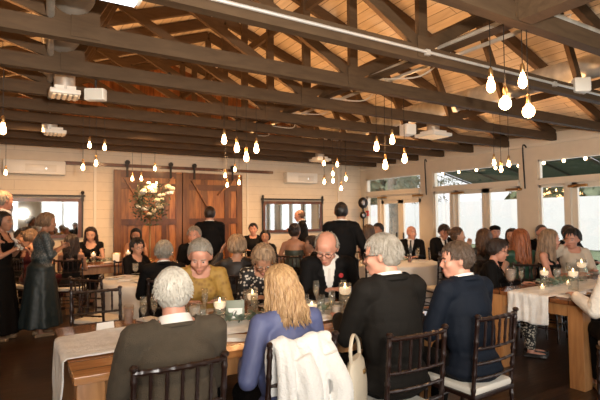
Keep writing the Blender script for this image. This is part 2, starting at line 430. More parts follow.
def tree(x, y, h, r, label, seed, col):
    t = empty('garden_tree', (x, y, -.07), 0, label, 'tree', 'trees beyond the fence')
    q = random.Random(seed)
    tr = MB(); tr.tube([(0, 0, 0), (.05, 0, h * .3), (0, .1, h * .7)], [.22, .17, .07], 8)
    for k in range(6):
        a = q.uniform(0, 6.28); tr.tube([(0, 0, h * (.3 + .06 * k)), (math.cos(a) * r * .4, math.sin(a) * r * .4, h * (.45 + .07 * k))], [.08, .03], 6)
    tr.build('trunk', mat('tree_bark', (.16, .12, .09), .9, var=.4), t)
    cr = MB()
    for k in range(900):
        a = q.uniform(0, 6.28); el = q.uniform(-1, 1); rr = r * q.uniform(.45, 1)
        c = V((math.cos(a) * math.sqrt(1 - el * el) * rr, math.sin(a) * math.sqrt(1 - el * el) * rr, h * .62 + el * rr * .75))
        s_ = q.uniform(.2, .4); R = Euler((q.uniform(0, 3), q.uniform(0, 3), q.uniform(0, 3))).to_matrix()
        cr.add([c + R @ V(p) * s_ for p in ((-1, -.5, 0), (0, -.8, .2), (1, -.3, 0), (.8, .6, -.2), (-.2, .9, .1), (-1, .4, .15))], [(0, 1, 2, 3, 4, 5)])
    cr.build('foliage', mat('foliage_' + col[0], col[1], .8, var=.4, vscale=2), t, smooth=False)
GA = ('olive', (.15, .19, .09)); GB = ('sage', (.24, .28, .17))
for k, (x, y, h, r, c, lb) in enumerate([(24.8, 27.5, 7.0, 2.4, GB, 'pale sage tree behind the fence, seen through the far corner glazing'),
        (24.6, 14.2, 4.3, 2.2, GA, 'bushy olive tree over the fence, beside the last window pane'),
        (24.6, 10.2, 4.3, 2.1, GB, 'broad sage tree over the fence at the end of the garden'), (25.5, 31.0, 6.5, 2.2, GA, 'dark olive tree at the far corner of the fence')]):
    tree(x, y, h, r, lb, k, c)
# near tree at the corner of the terrace: trunk and a few low branches seen through the corner bay
nt_ = empty('terrace_tree', (12.6, 13.6, -.07), 0, 'rough-trunked tree with thin hanging branches close outside the corner doors', 'tree')
tr = MB(); tr.tube(bez([(0, 0, 0), (.05, 0, 1.5), (0, .05, 3), (.1, .1, 5)], 5), [.24 - .006 * i for i in range(16)], 10)
tr.build('trunk', mat('grey_bark', (.30, .26, .21), .9, var=.4, bump=.6, bscale=14), nt_)
br = MB(); q = random.Random(3)
for k in range(34):
    a = q.uniform(-2.6, .6); z = q.uniform(2.4, 4.2); l = q.uniform(1, 3.2)
    p0 = V((0, 0, z)); p1 = p0 + V((math.cos(a) * l * .5, math.sin(a) * l * .5, q.uniform(-.1, .3))); p2 = p0 + V((math.cos(a) * l, math.sin(a) * l, q.uniform(-.5, .1)))
    pa = bez([p0, p1, p2], 5); br.tube(pa, [.03 - .0025 * i for i in range(len(pa))], 5)
    for c in pa[4:]:
        for _ in range(7):
            e = c + V((q.uniform(-.2, .2), q.uniform(-.2, .2), q.uniform(-.25, .1))); R = Euler((q.uniform(0, 3),) * 3).to_matrix()
            br.add([e + R @ V(t_) for t_ in ((-.09, 0, 0), (0, -.03, 0), (.09, 0, 0), (0, .03, .01))], [(0, 1, 2, 3)])
br.build('foliage', mat('thin_foliage', (.20, .22, .15), .8), nt_, smooth=False)
# green awning over the terrace
M_AWN = mat('green_canvas', (.025, .055, .032), .8, bump=.1)
for k, (ya, yb) in enumerate(((-2.6, 4.95), (4.99, 8.7))):
    aw = empty('terrace_awning', (XR + .25, (ya + yb) / 2, 0), 0, ['long dark green canvas awning over the bay nearest the farm table', 'short dark green canvas awning over the middle doors'][k], 'awning')
    ln = yb - ya; a_ = MB(); a_.bar((.0, 0, 2.98), (2.7, 0, 2.36), ln, .02); a_.build('canvas', M_AWN, aw, smooth=False)
    n = max(2, round(ln / .85)); fr = MB()
    for j in range(n + 1):
        yy = -ln / 2 + ln * j / n
        MB().tube([(.02, yy, 2.93), (2.68, yy, 2.32)], .022, 6).build('awning_rafter', M_IRON, aw)
    MB().tube([(2.68, -ln / 2, 2.32), (2.68, ln / 2, 2.32)], .025, 6).build('front_rail', M_IRON, aw)
    MB().box((2.7, 0, 2.26), (.01, ln, .14)).build('valance', M_AWN, aw, smooth=False)
# festoon lights under the awning: one string, bulbs as parts
fs = empty('festoon_string', (9.05, 0, 0), 0, 'string of round festoon bulbs under the terrace awning outside the glass', 'string lights')
ys = [8.0, 7.5, 7.0, 6.5, 5.95, 5.4, 5.0, 4.6, 4.15, 3.6, 3.0]
pts = []
for i in range(len(ys) - 1):
    for t in (0, .5): pts.append((0, ys[i] + (ys[i + 1] - ys[i]) * t, 2.585 - (.03 if t else 0)))
MB().tube(bez(pts, 3), .006, 5).build('wire', M_IRON, fs)
for yy in ys: MB().ell((0, yy, 2.555), (.03, .03, .035), n=10).build('festoon_bulb', M_BULB2, fs)

# ================================================================== ROOF TRUSSES
TY = [.95, 1.98, 2.90, 3.88, 4.80, 5.75, 6.60, 7.40, 8.20, 8.98, 9.75]
ORD = ['first', 'second', 'third', 'fourth', 'fifth', 'sixth', 'seventh', 'eighth', 'ninth', 'tenth', 'eleventh']
zc = 2.93; CH = .13
roofz = lambda x: RZ - abs(x - RX) * PITCH
def make_truss(y, label):
    t = empty('roof_truss', (0, y, 0), 0, label, 'roof truss', 'brown roof trusses')
    MB().box(((XL + XR) / 2, 0, zc), (XR - XL, .09, CH)).build('bottom_chord', M_BEAM, t, smooth=False)
    for sx in (-1, 1):
        xe = XL + .02 if sx < 0 else XR - .02
        MB().bar((RX, 0, RZ - .02), (xe, 0, roofz(xe) - .02), .075, .15).build('rafter', M_BEAM, t, smooth=False)
    MB().box((RX, 0, (zc + CH / 2 + RZ) / 2 - .06), (.10, .05, RZ - zc - .17)).build('king_post', M_BEAM, t, smooth=False)
    webs = [((RX, 3.0), (1.0, 0)), ((RX, 3.0), (5.1, 0)), ((.45, 3.0), (1.0, 0)), ((.45, 3.0), (-.95, 0)), ((5.65, 3.0), (5.1, 0)), ((5.65, 3.0), (7.05, 0))]
    for a, b in webs:
        MB().bar((a[0], .0, a[1] - .01), (b[0], .0, roofz(b[0]) - .1), .05, .10).build('web', M_BEAM, t, smooth=False)
    for xn in (.45, RX, 5.65):
        g = MB(); g.box((xn, -.050, zc + .05), (.20, .008, .19))
        g.build('gusset_plate', M_BEAM, t, smooth=False)
    return t
for i, y in enumerate(TY): make_truss(y, 'brown painted timber roof truss, %s one counted towards the barn door wall' % ORD[i])
tb = empty('tie_beam', (RX, .95, 0), 0, 'brown beam running across the trusses at their king posts', 'beam')
MB().box((0, 0, zc), (.15, 1.95, CH)).build('timber', M_BEAM, tb, smooth=False)
# bridging members between king posts higher up
for k, (x, z) in enumerate(((RX - .0, 4.1),)):
    bb = MB().box((x, 4.5, z), (.05, 12, .1)).build('bridging_board', M_BEAM, smooth=False)
    tag(bb, 'long thin brown board tying the king posts together under the ridge', 'beam')
tag(MB().box((3.32, 5.9, 3.03), (.13, 7.6, .05)).build('bridging_board', M_BEAM, smooth=False), 'flat brown board lying along the chords beside the king posts', 'beam')
# conduit, cables and fittings on the trusses
c = MB(); c.tube([(.85, 2.835, 2.935), (XR - .1, 2.835, 2.935)], .014, 8); c.box((3.05, 2.835, 2.93), (.05, .03, .05)); c.box((5.0, 2.835, 2.93), (.05, .03, .05))
tag(c.build('electrical_conduit', mat('pale_conduit', (.62, .60, .57), .35, .5)), 'pale straight conduit pipe fixed along a truss chord', 'conduit')
c = MB(); c.tube([(3.3, 2.02, 3.06), (XR - .1, 2.02, 3.06)], .03, 10); 
for x in (3.6, 3.75, 5.9): c.tube([(x, 2.02, 3.0), (x, 1.98, 3.1), (x, 2.06, 3.12)], .005, 5)
tag(c.build('steel_pipe', M_STEEL), 'round steel pipe lying along the top of the chord beside the tie beam', 'pipe')
for k, (x0, y0, x1, y1, lb) in enumerate([(.16, 2.9, .52, 9.2, 'dull steel pipe running over the chords beside the big duct'), (3.25, 1.9, 3.35, 9.7, 'thin steel pipe over the chords beside the king posts'), (3.55, 2.0, 3.62, 9.7, 'second thin pipe over the chords, a step away from the king posts')]):
    tag(MB().tube([(x0, y0, 3.03), (x1, y1, 3.03)], .028 if k == 0 else .02, 8).build('steel_pipe', M_STEEL), lb, 'pipe')
for k in range(5):
    ya = 2.9 + k * .95; pts = [(3.42, ya, 3.02), (3.5 + .06 * k, ya + .45, 2.93 - .03 * (k % 2)), (3.44, ya + .95, 3.02)]
    tag(MB().tube(bez(pts, 6), .008, 6).build('sagging_cable', mat('white_cable', (.6, .56, .5), .5)), 'pale cable sagging between two chords near the king posts, %s span out' % ORD[k], 'cable', 'sagging cables')

def duct(x, y0, y1, z, r, label, drops):
    t = empty('spiral_duct', (x, 0, 0), 0, label, 'air duct')
    d = MB(); n = int((y1 - y0) / .05); P = []; R = []
    for i in range(n):
        P.append((0, y0 + i * .05, z)); R.append(r + (.006 if i % 3 == 0 else 0))
    d.tube(P, R, 24); d.build('duct_body', M_STEEL, t)
    for yy in drops:
        q = MB().lathe([(.10, 0), (.10, -.34)], (.07 if x < 1 else 0, yy, z - r * .6), 20).build('duct_drop', M_STEEL, t)
    return t
duct(.36, 2.3, 9.9, 3.20, .15, 'large galvanised spiral duct lying in the truss webs on the mirror-with-guests side', (5.32, 7.65))
duct(5.80, 2.0, 9.9, 3.26, .14, 'galvanised spiral duct nearer the garden windows', (5.30, 8.6))
for k, (x, y, z, wd, rz, lb) in enumerate([(.43, 5.32, 2.78, .28, 0, 'white louvred diffuser closest to the camera under the large duct'), (.50, 7.65, 2.76, .28, 0, 'white louvred diffuser under the large duct by the back mirrors'), (5.80, 5.30, 2.80, .42, 0, 'white diffuser hanging near the garden windows'), (5.80, 8.6, 2.76, .36, 0, 'white diffuser over the small mirror end of the hall')]):
    t = empty('air_diffuser', (x, y, z), rz, lb, 'air vent', 'ceiling diffusers')
    f = MB(); f.box((0, 0, .02), (wd, wd, .05), bev=.01); f.box((0, 0, .06), (wd * .7, wd * .7, .05)); f.build('housing', M_WHITE, t)
    for j in range(5):
        MB().box((-wd * .36 + j * wd * .18, 0, -.012), (wd * .1, wd * .8, .012), bev=.003).build('louvre', mat('glowing_louvre', (.85, .7, .5), .4, emit=(1, .6, .3), es=.15), t)  # faint warm glow put into the louvre material; the vent is no lamp
# rectangular bright fitting at the top of the picture
t = empty('strip_light', (.36, 2.80, 2.80), 0, 'white batten fitting under the truss chord above the near tables', 'strip light')
MB().box((0, -.03, 0), (.52, .1, .07), bev=.01).build('housing', M_WHITE, t)
MB().box((0, -.03, -.04), (.46, .07, .02), bev=.006).build('diffuser', mat('cool_tube', (.9, .95, 1), .3, emit=(.85, .92, 1), es=2.5), t)
for k, (px, dep, z, sz, lb) in enumerate([(95, 4.55, 2.73, .19, 'flat white box loudspeaker beside the first diffuser'), (583, 5.3, 2.98, .19, 'white cube loudspeaker hanging beside the duct by the windows'), (409, 6.9, 2.79, .19, 'white cube loudspeaker in the middle of the hall')]):
    p = at(px, dep, z); t = empty('ceiling_speaker', p, D(-31 if k == 0 else 20 + 30 * k), lb, 'loudspeaker', 'white ceiling speakers')
    MB().box((0, 0, 0), (sz, sz * (.5 if k == 0 else .9), sz * (.62 if k == 0 else .85)), bev=.015).build('cabinet', M_WHITE, t)
    MB().tube([(0, 0, sz * .3), (0, 0, .2 if k != 1 else .1)], .012, 8).build('mounting_bracket', M_IRON, t)
    MB().box((0, -sz * (.26 if k == 0 else .46), 0), (sz * .85, .006, sz * (.5 if k == 0 else .7))).build('grille', mat('grille_white', (.7, .67, .6), .7, bump=.5, bscale=200), t)

for k, (x, y) in enumerate(FILL_SPOTS):  # housings made up to go around the added fill spots
    t = empty('fill_spot_housing', (x, y, 2.93), 0, 'added small black spot lamp under the truss, %s' % (['over the mirror of the standing guests', 'before the flowers', 'before the second barn door', 'before the second mirror', 'near the corner stage light', 'over the round white table', 'over the ivory cloth'][k]), 'lamp', 'added black spot lamps')
    MB().lathe([(.045, -.02), (.05, .0), (.05, .09), (.03, .12), (.012, .125), (.012, .14)], n=16, cap=False).build('shade', M_IRON, t, True, None)
# pendant bulbs
def make_pendant(L_, big, globe, dy=0):
    t = empty('pendant_bulb', (0, 0, 0), 0, 'x', 'pendant light', 'x')
    MB().tube([(0, 0, .10), (0, 0, L_ - .03), (0, dy * .2, L_), (0, dy, L_)], .0035, 5).build('cord', M_IRON, t)
    MB().lathe([(.012, .035), (.017, .045), (.017, .085), (.012, .10), (.004, .11)], n=12).build('socket', M_BRASS, t)
    s_ = .75 if not big else 1
    if globe: pr = [(.012, .045), (.016, .03), (.034, .012), (.042, -.012), (.040, -.035), (.026, -.055), (.006, -.063)]
    else: pr = [(.012, .045), (.016, .02), (.026, -.01), (.031, -.035), (.026, -.06), (.012, -.074), (.003, -.077)]
    MB().lathe([(r * s_, z * s_ + (1 - s_) * .035) for r, z in pr], n=14).build('bulb', M_BULB, t)
    return t
CL = [('over the aisle by the first duct', [(-.1, 5.3, 2.41)]), ('by the wall air conditioner', [(-.12, 8.84, 2.28)]),
      ('cluster in front of the wall air conditioner', [(.8, 6.99, 2.23), (.87, 6.9, 2.53), (.96, 6.95, 2.29), (1.05, 6.82, 2.5)]),
      ('cluster before the barn door flowers', [(1.83, 8.82, 2.25), (1.97, 8.74, 2.25), (2.18, 8.6, 2.43)]),
      ('cluster over the middle tables', [(2.14, 5.22, 2.47), (2.27, 5.14, 2.37), (2.37, 5.09, 2.26), (2.47, 5.02, 2.36)]),
      ('cluster before the second barn door', [(3.31, 8.03, 2.3), (3.46, 7.93, 2.41), (3.37, 8.08, 2.13), (3.53, 7.9, 2.17)]),
      ('big cluster above the small mirror', [(4.63, 6.74, 2.46), (4.83, 6.62, 2.44), (4.77, 6.67, 2.28), (4.66, 6.78, 2.14), (4.9, 6.85, 2.17), (4.97, 6.56, 2.19), (4.88, 6.58, 2.02)]),
      ('cluster over the standing man', [(3.70, 4.27, 2.37), (3.86, 4.17, 2.45), (3.79, 4.22, 2.15), (3.97, 4.08, 2.22)]),
      ('large cluster nearest the camera', [(2.95, 2.14, 2.48), (3.04, 2.09, 2.34), (3.15, 2.02, 2.51), (3.18, 2.0, 2.28)]),
      ('cluster by the garden doors', [(5.43, 3.92, 2.22), (5.60, 3.82, 2.2), (5.49, 3.86, 2.13)])]
for nm, L_ in CL:
    srt = sorted(L_, key=lambda q: -q[2])
    for j, (x, y, z) in enumerate(L_):
        big = 'nearest' in nm or 'over the' in nm; gl = (j % 2 == 1) if 'nearest' in nm else False
        p = make_pendant(3.0 - z, big, gl, min((t_ - y for t_ in TY), key=abs)); p.location = (x, y, z)
        rank = srt.index((x, y, z)); n = len(L_)
        pos = 'hanging alone' if n == 1 else ('highest bulb' if rank == 0 else 'lowest bulb' if rank == n - 1 else ORD[rank] + ' highest bulb')
        if nm.startswith('over') or nm.startswith('by'): lb = 'glowing pendant bulb hanging alone ' + nm
        else: lb = 'glowing pendant bulb, %s of the %s' % (pos, nm)
        p['label'] = lb; p['group'] = 'filament pendant bulbs'

# ================================================================== BACK WALL THINGS
def barn_door(x0, x1, label, flip):
    t = empty('barn_door', ((x0 + x1) / 2, YB - .09, 0), 0, label, 'barn door', 'sliding barn doors'); w_ = x1 - x0; h = 2.52
    MB().box((0, 0, h / 2 + .02), (w_, .035, h)).build('plank_panel', M_BARN, t, smooth=False)
    for sx in (-1, 1): MB().box((sx * (w_ / 2 - .07), -.03, h / 2 + .02), (.14, .03, h)).build('stile', M_BARN, t, smooth=False)
    for z in (.12, 1.44, 2.21, 2.46):
        MB().box((0, -.032, z), (w_ - .28, .03, .13)).build('rail', M_BARN2, t, smooth=False)
    MB().bar((-(w_ / 2 - .2), -.034, 2.36), ((.0), -.034, 1.5), .028, .12, up=(0, 1, 0)).build('brace', M_BARN, t, smooth=False)
    MB().bar(((w_ / 2 - .2), -.034, 2.42), (.1, -.034, 2.05), .028, .12, up=(0, 1, 0)).build('brace', M_BARN, t, smooth=False)
    MB().box((w_ * .22, -.045, 1.2), (.10, .02, 1.95)).build('mullion_board', M_BARN2, t, smooth=False)
    for sx in (-1, 1):
        s_ = MB(); s_.box((sx * w_ * .32, -.06, 2.56), (.045, .012, .34)); s_.tube([(sx * w_ * .32, -.085, 2.70), (sx * w_ * .32, -.045, 2.70)], .05, 16)
        s_.build('hanger_wheel', M_IRON, t)
barn_door(1.77, 3.20, 'sliding barn door of dark reddish planks behind the tall flowers', 0)
barn_door(3.22, 4.67, 'sliding barn door of orange-brown planks behind the man with his back turned', 1)
r_ = MB().box((3.2, YB - .05, 2.64), (4.7, .03, .07)); 
for x in (1.0, 1.9, 3.2, 4.4, 5.4): r_.box((x, YB - .02, 2.64), (.05, .06, .05))
tag(r_.build('door_rail', M_BARN2, smooth=False), 'long dark sliding rail above the barn doors', 'rail')
def wall_mirror(x0, x1, z0, z1, label):
    t = empty('wall_mirror', ((x0 + x1) / 2, YB - .03, (z0 + z1) / 2), 0, label, 'mirror', 'framed barn mirrors'); w_ = x1 - x0; h = z1 - z0
    MB().box((0, -.005, 0), (w_ - .12, .012, h - .12)).build('mirror_glass', M_MIRROR, t, smooth=False)
    f = MB()
    for (cx, cz, a, b) in ((0, h / 2 - .035, w_, .07), (0, -h / 2 + .035, w_, .07), (-w_ / 2 + .035, 0, .07, h - .14), (w_ / 2 - .035, 0, .07, h - .14)): f.box((cx, -.015, cz), (a, .04, b))
    f.build('wooden_frame', M_BARN2, t, smooth=False)
    r = MB(); r.box((0, -.045, h / 2 + .05), (w_ + .12, .015, .035)); r.build('iron_rail', M_IRON, t, smooth=False)
    for sx in (-1, 1):
        e = MB(); e.box((sx * (w_ / 2 + .01), -.04, h / 2 + .02), (.05, .03, .16)); e.ell((sx * (w_ / 2 + .01), -.05, h / 2 + .12), (.035, .02, .035)); e.box((sx * (w_ / 2 + .01), -.03, 0), (.03, .02, h)); e.build('strap_hanger', M_IRON, t)
wall_mirror(-.9, 1.17, 1.14, 1.93, 'wide framed mirror on the cream wall behind the standing woman in teal')
wall_mirror(5.26, 7.02, 1.13, 1.92, 'wide framed mirror on the cream wall beyond the woman in the strapless dress')
for (x0, x1, z0, z1, lb) in ((-.19, .86, 2.38, 2.65, 'white split air conditioner above the mirror by the standing guests'), (5.87, 6.80, 2.39, 2.66, 'white split air conditioner above the mirror beside the second barn door')):
    t = empty('air_conditioner', ((x0 + x1) / 2, YB - .11, (z0 + z1) / 2), 0, lb, 'air conditioner'); w_ = x1 - x0; h = z1 - z0
    MB().box((0, 0, 0), (w_, .2, h), bev=.03).build('housing', M_WHITE, t)
    MB().box((0, -.085, -h / 2 + .02), (w_ * .88, .05, .03), bev=.006).build('air_flap', M_WHITE, t)
    MB().box((.1, -.102, -.01), (w_ * .5, .006, h * .5), bev=.002).build('front_panel', mat('panel_white', (.72, .68, .6), .35), t)
    MB().ell((w_ * .18, -.105, -.02), (.008, .004, .008)).build('status_lamp', mat('status_glow', (1, 1, 1), emit=(.9, .95, 1), es=6), t)
# stage light on stand near the far corner, alarm, cable loops
t = empty('stage_light_stand', (7.95, 9.75, 0), 0, 'black stage light with two round heads on a pole in the far corner', 'stage light')
MB().tube([(0, 0, .02), (0, 0, 1.75)], .022, 10).build('pole', M_IRON, t)
for a in (0, 2.1, 4.2): MB().tube([(0, 0, .35), (math.cos(a) * .4, math.sin(a) * .4, .015)], .014, 8).build('leg', M_IRON, t)
for z, r in ((1.88, .15), (1.55, .10)):
    h = MB().ell((0, 0, z), (r, r * .7, r), n=18).build('lamp_head', M_IRON, t)
    MB().ell((-r * .35, -r * .55, z), (r * .45, r * .15, r * .45)).build('lens', mat('lens_grey', (.45, .45, .48), .1, .5), h)
t = empty('alarm_box', (8.34, 10.05, 1.6), 0, 'small red fire alarm box on the corner post', 'alarm')
MB().box((0, 0, 0), (.05, .10, .16), bev=.01).build('housing', mat('alarm_red', (.55, .04, .03), .4), t); MB().box((-.03, 0, .0), (.01, .05, .03)).build('pull_handle', M_WHITE, t)
for k, y in enumerate((7.86, 5.34)):
    pts = bez([(8.3, y - .05, 2.8), (8.34, y + .02, 2.86), (8.36, y + .06, 2.78), (8.37, y + .05, 2.3), (8.37, y + .04, 2.02)], 6)
    tag(MB().tube(pts, .014, 8).build('hanging_cable', M_IRON), 'black cable looping down the cream pier, %s' % ['between corner bay and middle bay', 'between middle bay and bay with green awning'][k], 'cable')

# ================================================================== CHAIRS
def ringed(p0, p1, r, nr, n=8):
    """bamboo-turned bar: path and radii with raised rings"""
    P = []; R = []; p0 = V(p0); p1 = V(p1); L_ = (p1 - p0).length
    ts = [(0, 1)]
    for k in range(nr):
        c = (k + .5) / nr; d = .007 / L_
        ts += [(c - 2 * d, 1), (c - d, 1.22), (c + d, 1.22), (c + 2 * d, 1)]
    ts.append((1, 1))
    for t, s_ in ts: P.append(p0.lerp(p1, t)); R.append(r * s_)
    return P, R
def make_chair():
    c = empty('chiavari_chair', (0, 0, 0), 0, 'x', 'chair')
    w_ = .19; r = .0125
    for sx in (-1, 1):
        P, R = ringed((sx * w_, .19, 0), (sx * .185, .17, .435), r, 4); MB().tube(P, R, 10).build('leg', M_CHAIR, c)
        b = MB(); P, R = ringed((sx * w_, -.23, 0), (sx * w_, -.19, .44), r, 4); b.tube(P, R, 10)
        P, R = ringed((sx * w_, -.19, .43), (sx * w_, -.235, .915), r, 5); b.tube(P, R, 10); b.ell((sx * w_, -.237, .92), (.02, .02, .015), n=10)
        b.build('leg', M_CHAIR, c)
        for z in (.16, .27): P, R = ringed((sx * w_, .18, z), (sx * w_, -.22, z), .0075, 3); MB().tube(P, R, 8).build('stretcher', M_CHAIR, c)
    for y in (.18, -.215):
        for z in (.20, .31): P, R = ringed((-w_, y, z), (w_, y, z), .0075, 3); MB().tube(P, R, 8).build('stretcher', M_CHAIR, c)
    s_ = MB().box((0, -.01, .435), (.40, .40, .03), bev=.01).build('seat', M_CHAIR, c)
    MB().box((0, -.01, .468), (.385, .385, .045), bev=.02).build('cushion', M_CUSH, c)
    def rail(z, r_, nr, yb):
        P, R = ringed((-w_, 0, 0), (w_, 0, 0), r_, nr)
        P = [V((p.x, yb - .02 * (1 - (p.x / w_) ** 2), z)) for p in P]
        MB().tube(P, R, 8).build('back_rail', M_CHAIR, c)
    rail(.90, .012, 6, -.235); rail(.725, .0085, 5, -.219); rail(.635, .0085, 5, -.211); rail(.545, .0085, 5, -.203)
    for k in range(5):
        x = w_ * (-.667 + k * .3333); yy = -.02 * (1 - (x / w_) ** 2)
        P, R = ringed((x, -.219 + yy, .725), (x, -.235 + yy, .90), .0075, 2); MB().tube(P, R, 8).build('spindle', M_CHAIR, c)
    return c
CHAIR = make_chair(); remember(CHAIR)
def chair(x, y, h, label): return place(CHAIR, USED, (x, y, 0), D(h), label, 'mahogany chiavari chairs')

# ================================================================== PEOPLE
def skin(name, col): return mat('skin_' + name, col, .5, bump=.08, bscale=120, var=.1, vscale=18)
SK = {'pale': skin('pale', (.62, .34, .23)), 'pink': skin('pink', (.60, .29, .20)), 'tan': skin('tan', (.46, .23, .14)), 'olive': skin('olive', (.38, .19, .115))}
def hairm(name, c1, c2, r=.45): return mat('hair_' + name, c1, r, bump=.9, bscale=60, col2=c2, vscale=34, stretch=(1.5, 1.5, .35))
HM = {'white': hairm('white', (.56, .53, .47), (.42, .39, .33), .6), 'grey': hairm('grey', (.36, .32, .26), (.22, .19, .15)), 'silver': hairm('silver', (.30, .275, .235), (.19, .165, .13)),
      'blonde': hairm('blonde', (.46, .29, .14), (.27, .15, .065)), 'ash': hairm('ash', (.30, .19, .11), (.14, .085, .05)), 'brown': hairm('brown', (.11, .055, .028), (.05, .025, .014)),
      'dark': hairm('dark', (.035, .018, .012), (.014, .008, .006)), 'black': hairm('black', (.014, .010, .009), (.006, .005, .005)), 'red': hairm('red', (.34, .11, .04), (.17, .05, .02)),
      'midbrown': hairm('midbrown', (.085, .052, .032), (.045, .027, .017)), 'dirty': hairm('dirty', (.36, .24, .14), (.16, .10, .06))}
FB = dict(bump=.35, bscale=180, spec=.12)
FM = {'black': mat('black_wool', (.0055, .005, .005), .75, **FB), 'blacksoft': mat('black_crepe', (.006, .0055, .0055), .7, **FB), 'charcoal': mat('charcoal_wool', (.0105, .009, .0075), .75, **FB),
      'navy': mat('navy_wool', (.0085, .012, .020), .7, **FB), 'olive': mat('olive_brown_knit', (.082, .062, .040), .95, bump=.7, bscale=220, var=.12, vscale=30),
      'blue': mat('periwinkle_blouse', (.085, .10, .21), .6, bump=.12, bscale=60), 'white': mat('white_shirt', (.78, .75, .70), .7, bump=.1), 'lightblue': mat('pale_blue_shirt', (.34, .37, .44), .7, bump=.1),
      'ochre': mat('ochre_floral', (.36, .215, .045), .7, pattern=((.20, .10, .02), 26, .55, 'LINEAR')), 'dots': mat('black_white_print', (.007, .006, .006), .7, pattern=((.55, .50, .42), 34, .34, 'CONSTANT')),
      'teal': mat('teal_satin', (.014, .026, .030), .5, bump=.1, bscale=20), 'lace': mat('sequinned_lace', (.03, .05, .06), .4, pattern=((.36, .36, .34), 70, .5, 'LINEAR'), bump=.4, bscale=150),
      'sheer': mat('sheer_black', (.014, .009, .007), .6), 'sage': mat('sage_satin', (.045, .055, .04), .45, bump=.1), 'burgundy': mat('burgundy_crepe', (.07, .007, .011), .6), 'emerald': mat('green_crepe', (.014, .055, .032), .6),
      'beige': mat('beige_blouse', (.55, .46, .36), .75, bump=.1), 'knit': mat('white_knit', (.84, .80, .72), .95, bump=1, bscale=45), 'florald': mat('dark_floral', (.012, .012, .012), .7, pattern=((.45, .40, .32), 42, .42, 'CONSTANT')),
      'leather': mat('black_leather', (.015, .012, .011), .35), 'tan': mat('tan_leather', (.35, .22, .12), .5), 'darkpat': mat('dark_lace_print', (.010, .008, .0065), .6, pattern=((.09, .07, .05), 60, .4, 'LINEAR'))}
HC = V((0, .022, .112))       # head centre relative to the neck pivot
HS = 1.07

def head_prims(mb, fem, M):
    s0 = len(mb.v)
    mb.ell((0, -.012, .024), (.076, .097, .096), n=22)
    mb.ell((0, .026, -.03), (.060, .062, .075), n=18)
    mb.ell((0, .048, -.085), (.036 if not fem else .030, .040, .030), n=14)
    mb.ell((0, .052, .045), (.056, .036, .045), n=14)
    for sx in (-1, 1):
        mb.ell((sx * .036, .058, -.022), (.027, .030, .026), n=12)
        mb.ell((sx * .027, .074, .022), (.024, .014, .010), n=10)
        mb.ell((sx * .079, -.006, -.006), (.010, .019, .031), Euler((0, sx * .15, sx * .35)).to_matrix(), n=12)
        mb.ell((sx * .010, .090, -.028), (.009, .011, .008), n=8)
    mb.cap((0, .084, .014), (0, .104, -.024), .0085, .012, 8)
    mb.ell((0, .083, -.056), (.024, .013, .0065), n=10); mb.ell((0, .081, -.068), (.020, .013, .007), n=10)
    for i in range(s0, len(mb.v)): mb.v[i] = tuple(M @ (V(mb.v[i]) * HS))

def ik(S_, T_, a, b, pole):
    d = T_ - S_; L_ = d.length
    if L_ > (a + b) * .995: T_ = S_ + d * ((a + b) * .995 / L_); d = T_ - S_; L_ = d.length
    x = (a * a - b * b + L_ * L_) / (2 * L_); h = math.sqrt(max(a * a - x * x, 0)); u = d.normalized()
    p = V(pole) - u * V(pole).dot(u); p.normalize()
    return S_ + u * x + p * h, T_

def hand(mb, W, d, nrm, side, curl=.6, fr=.0085, spread=.12):
    """palm + four fingers + thumb. d along the palm, nrm out of the back of the hand"""
    d = d.normalized(); nrm = (nrm - d * nrm.dot(d)).normalized(); s_ = d.cross(nrm) * side
    R = Matrix((s_, d, nrm)).transposed()
    mb.ell(W + d * .045, (.040, .050, .016), R, n=14)
    mb.cap(W - d * .01, W + d * .03, .024, .022, 10)
    for k, (o, l) in enumerate(((-.030, .062), (-.010, .074), (.010, .078), (.030, .070))):
        p = W + d * .082 + s_ * o - d * abs(o - .008) * .25; dd = (d + s_ * (o * spread * 8)).normalized(); ang = curl * .5
        pts = [p - d * .03, p]
        for j in range(3):
            dd = (dd * math.cos(ang) - nrm * math.sin(ang)); dd.normalize(); pts.append(pts[-1] + dd * l * (.42, .33, .25)[j]); ang = curl * .7
        for j in range(len(pts) - 1): mb.cap(pts[j], pts[j + 1], fr * (1.06 - .07 * j), fr * (1 - .07 * j), 8)
    p = W + d * .025 + s_ * .030; dd = (d * .6 + s_ * .75 - nrm * .25).normalized()
    q = p + dd * .042; r = q + (dd + d * .6 - nrm * .3).normalized() * .034
    mb.cap(p - dd * .01, q, fr * 1.35, fr * 1.15, 8); mb.cap(q, r, fr * 1.15, fr, 8)

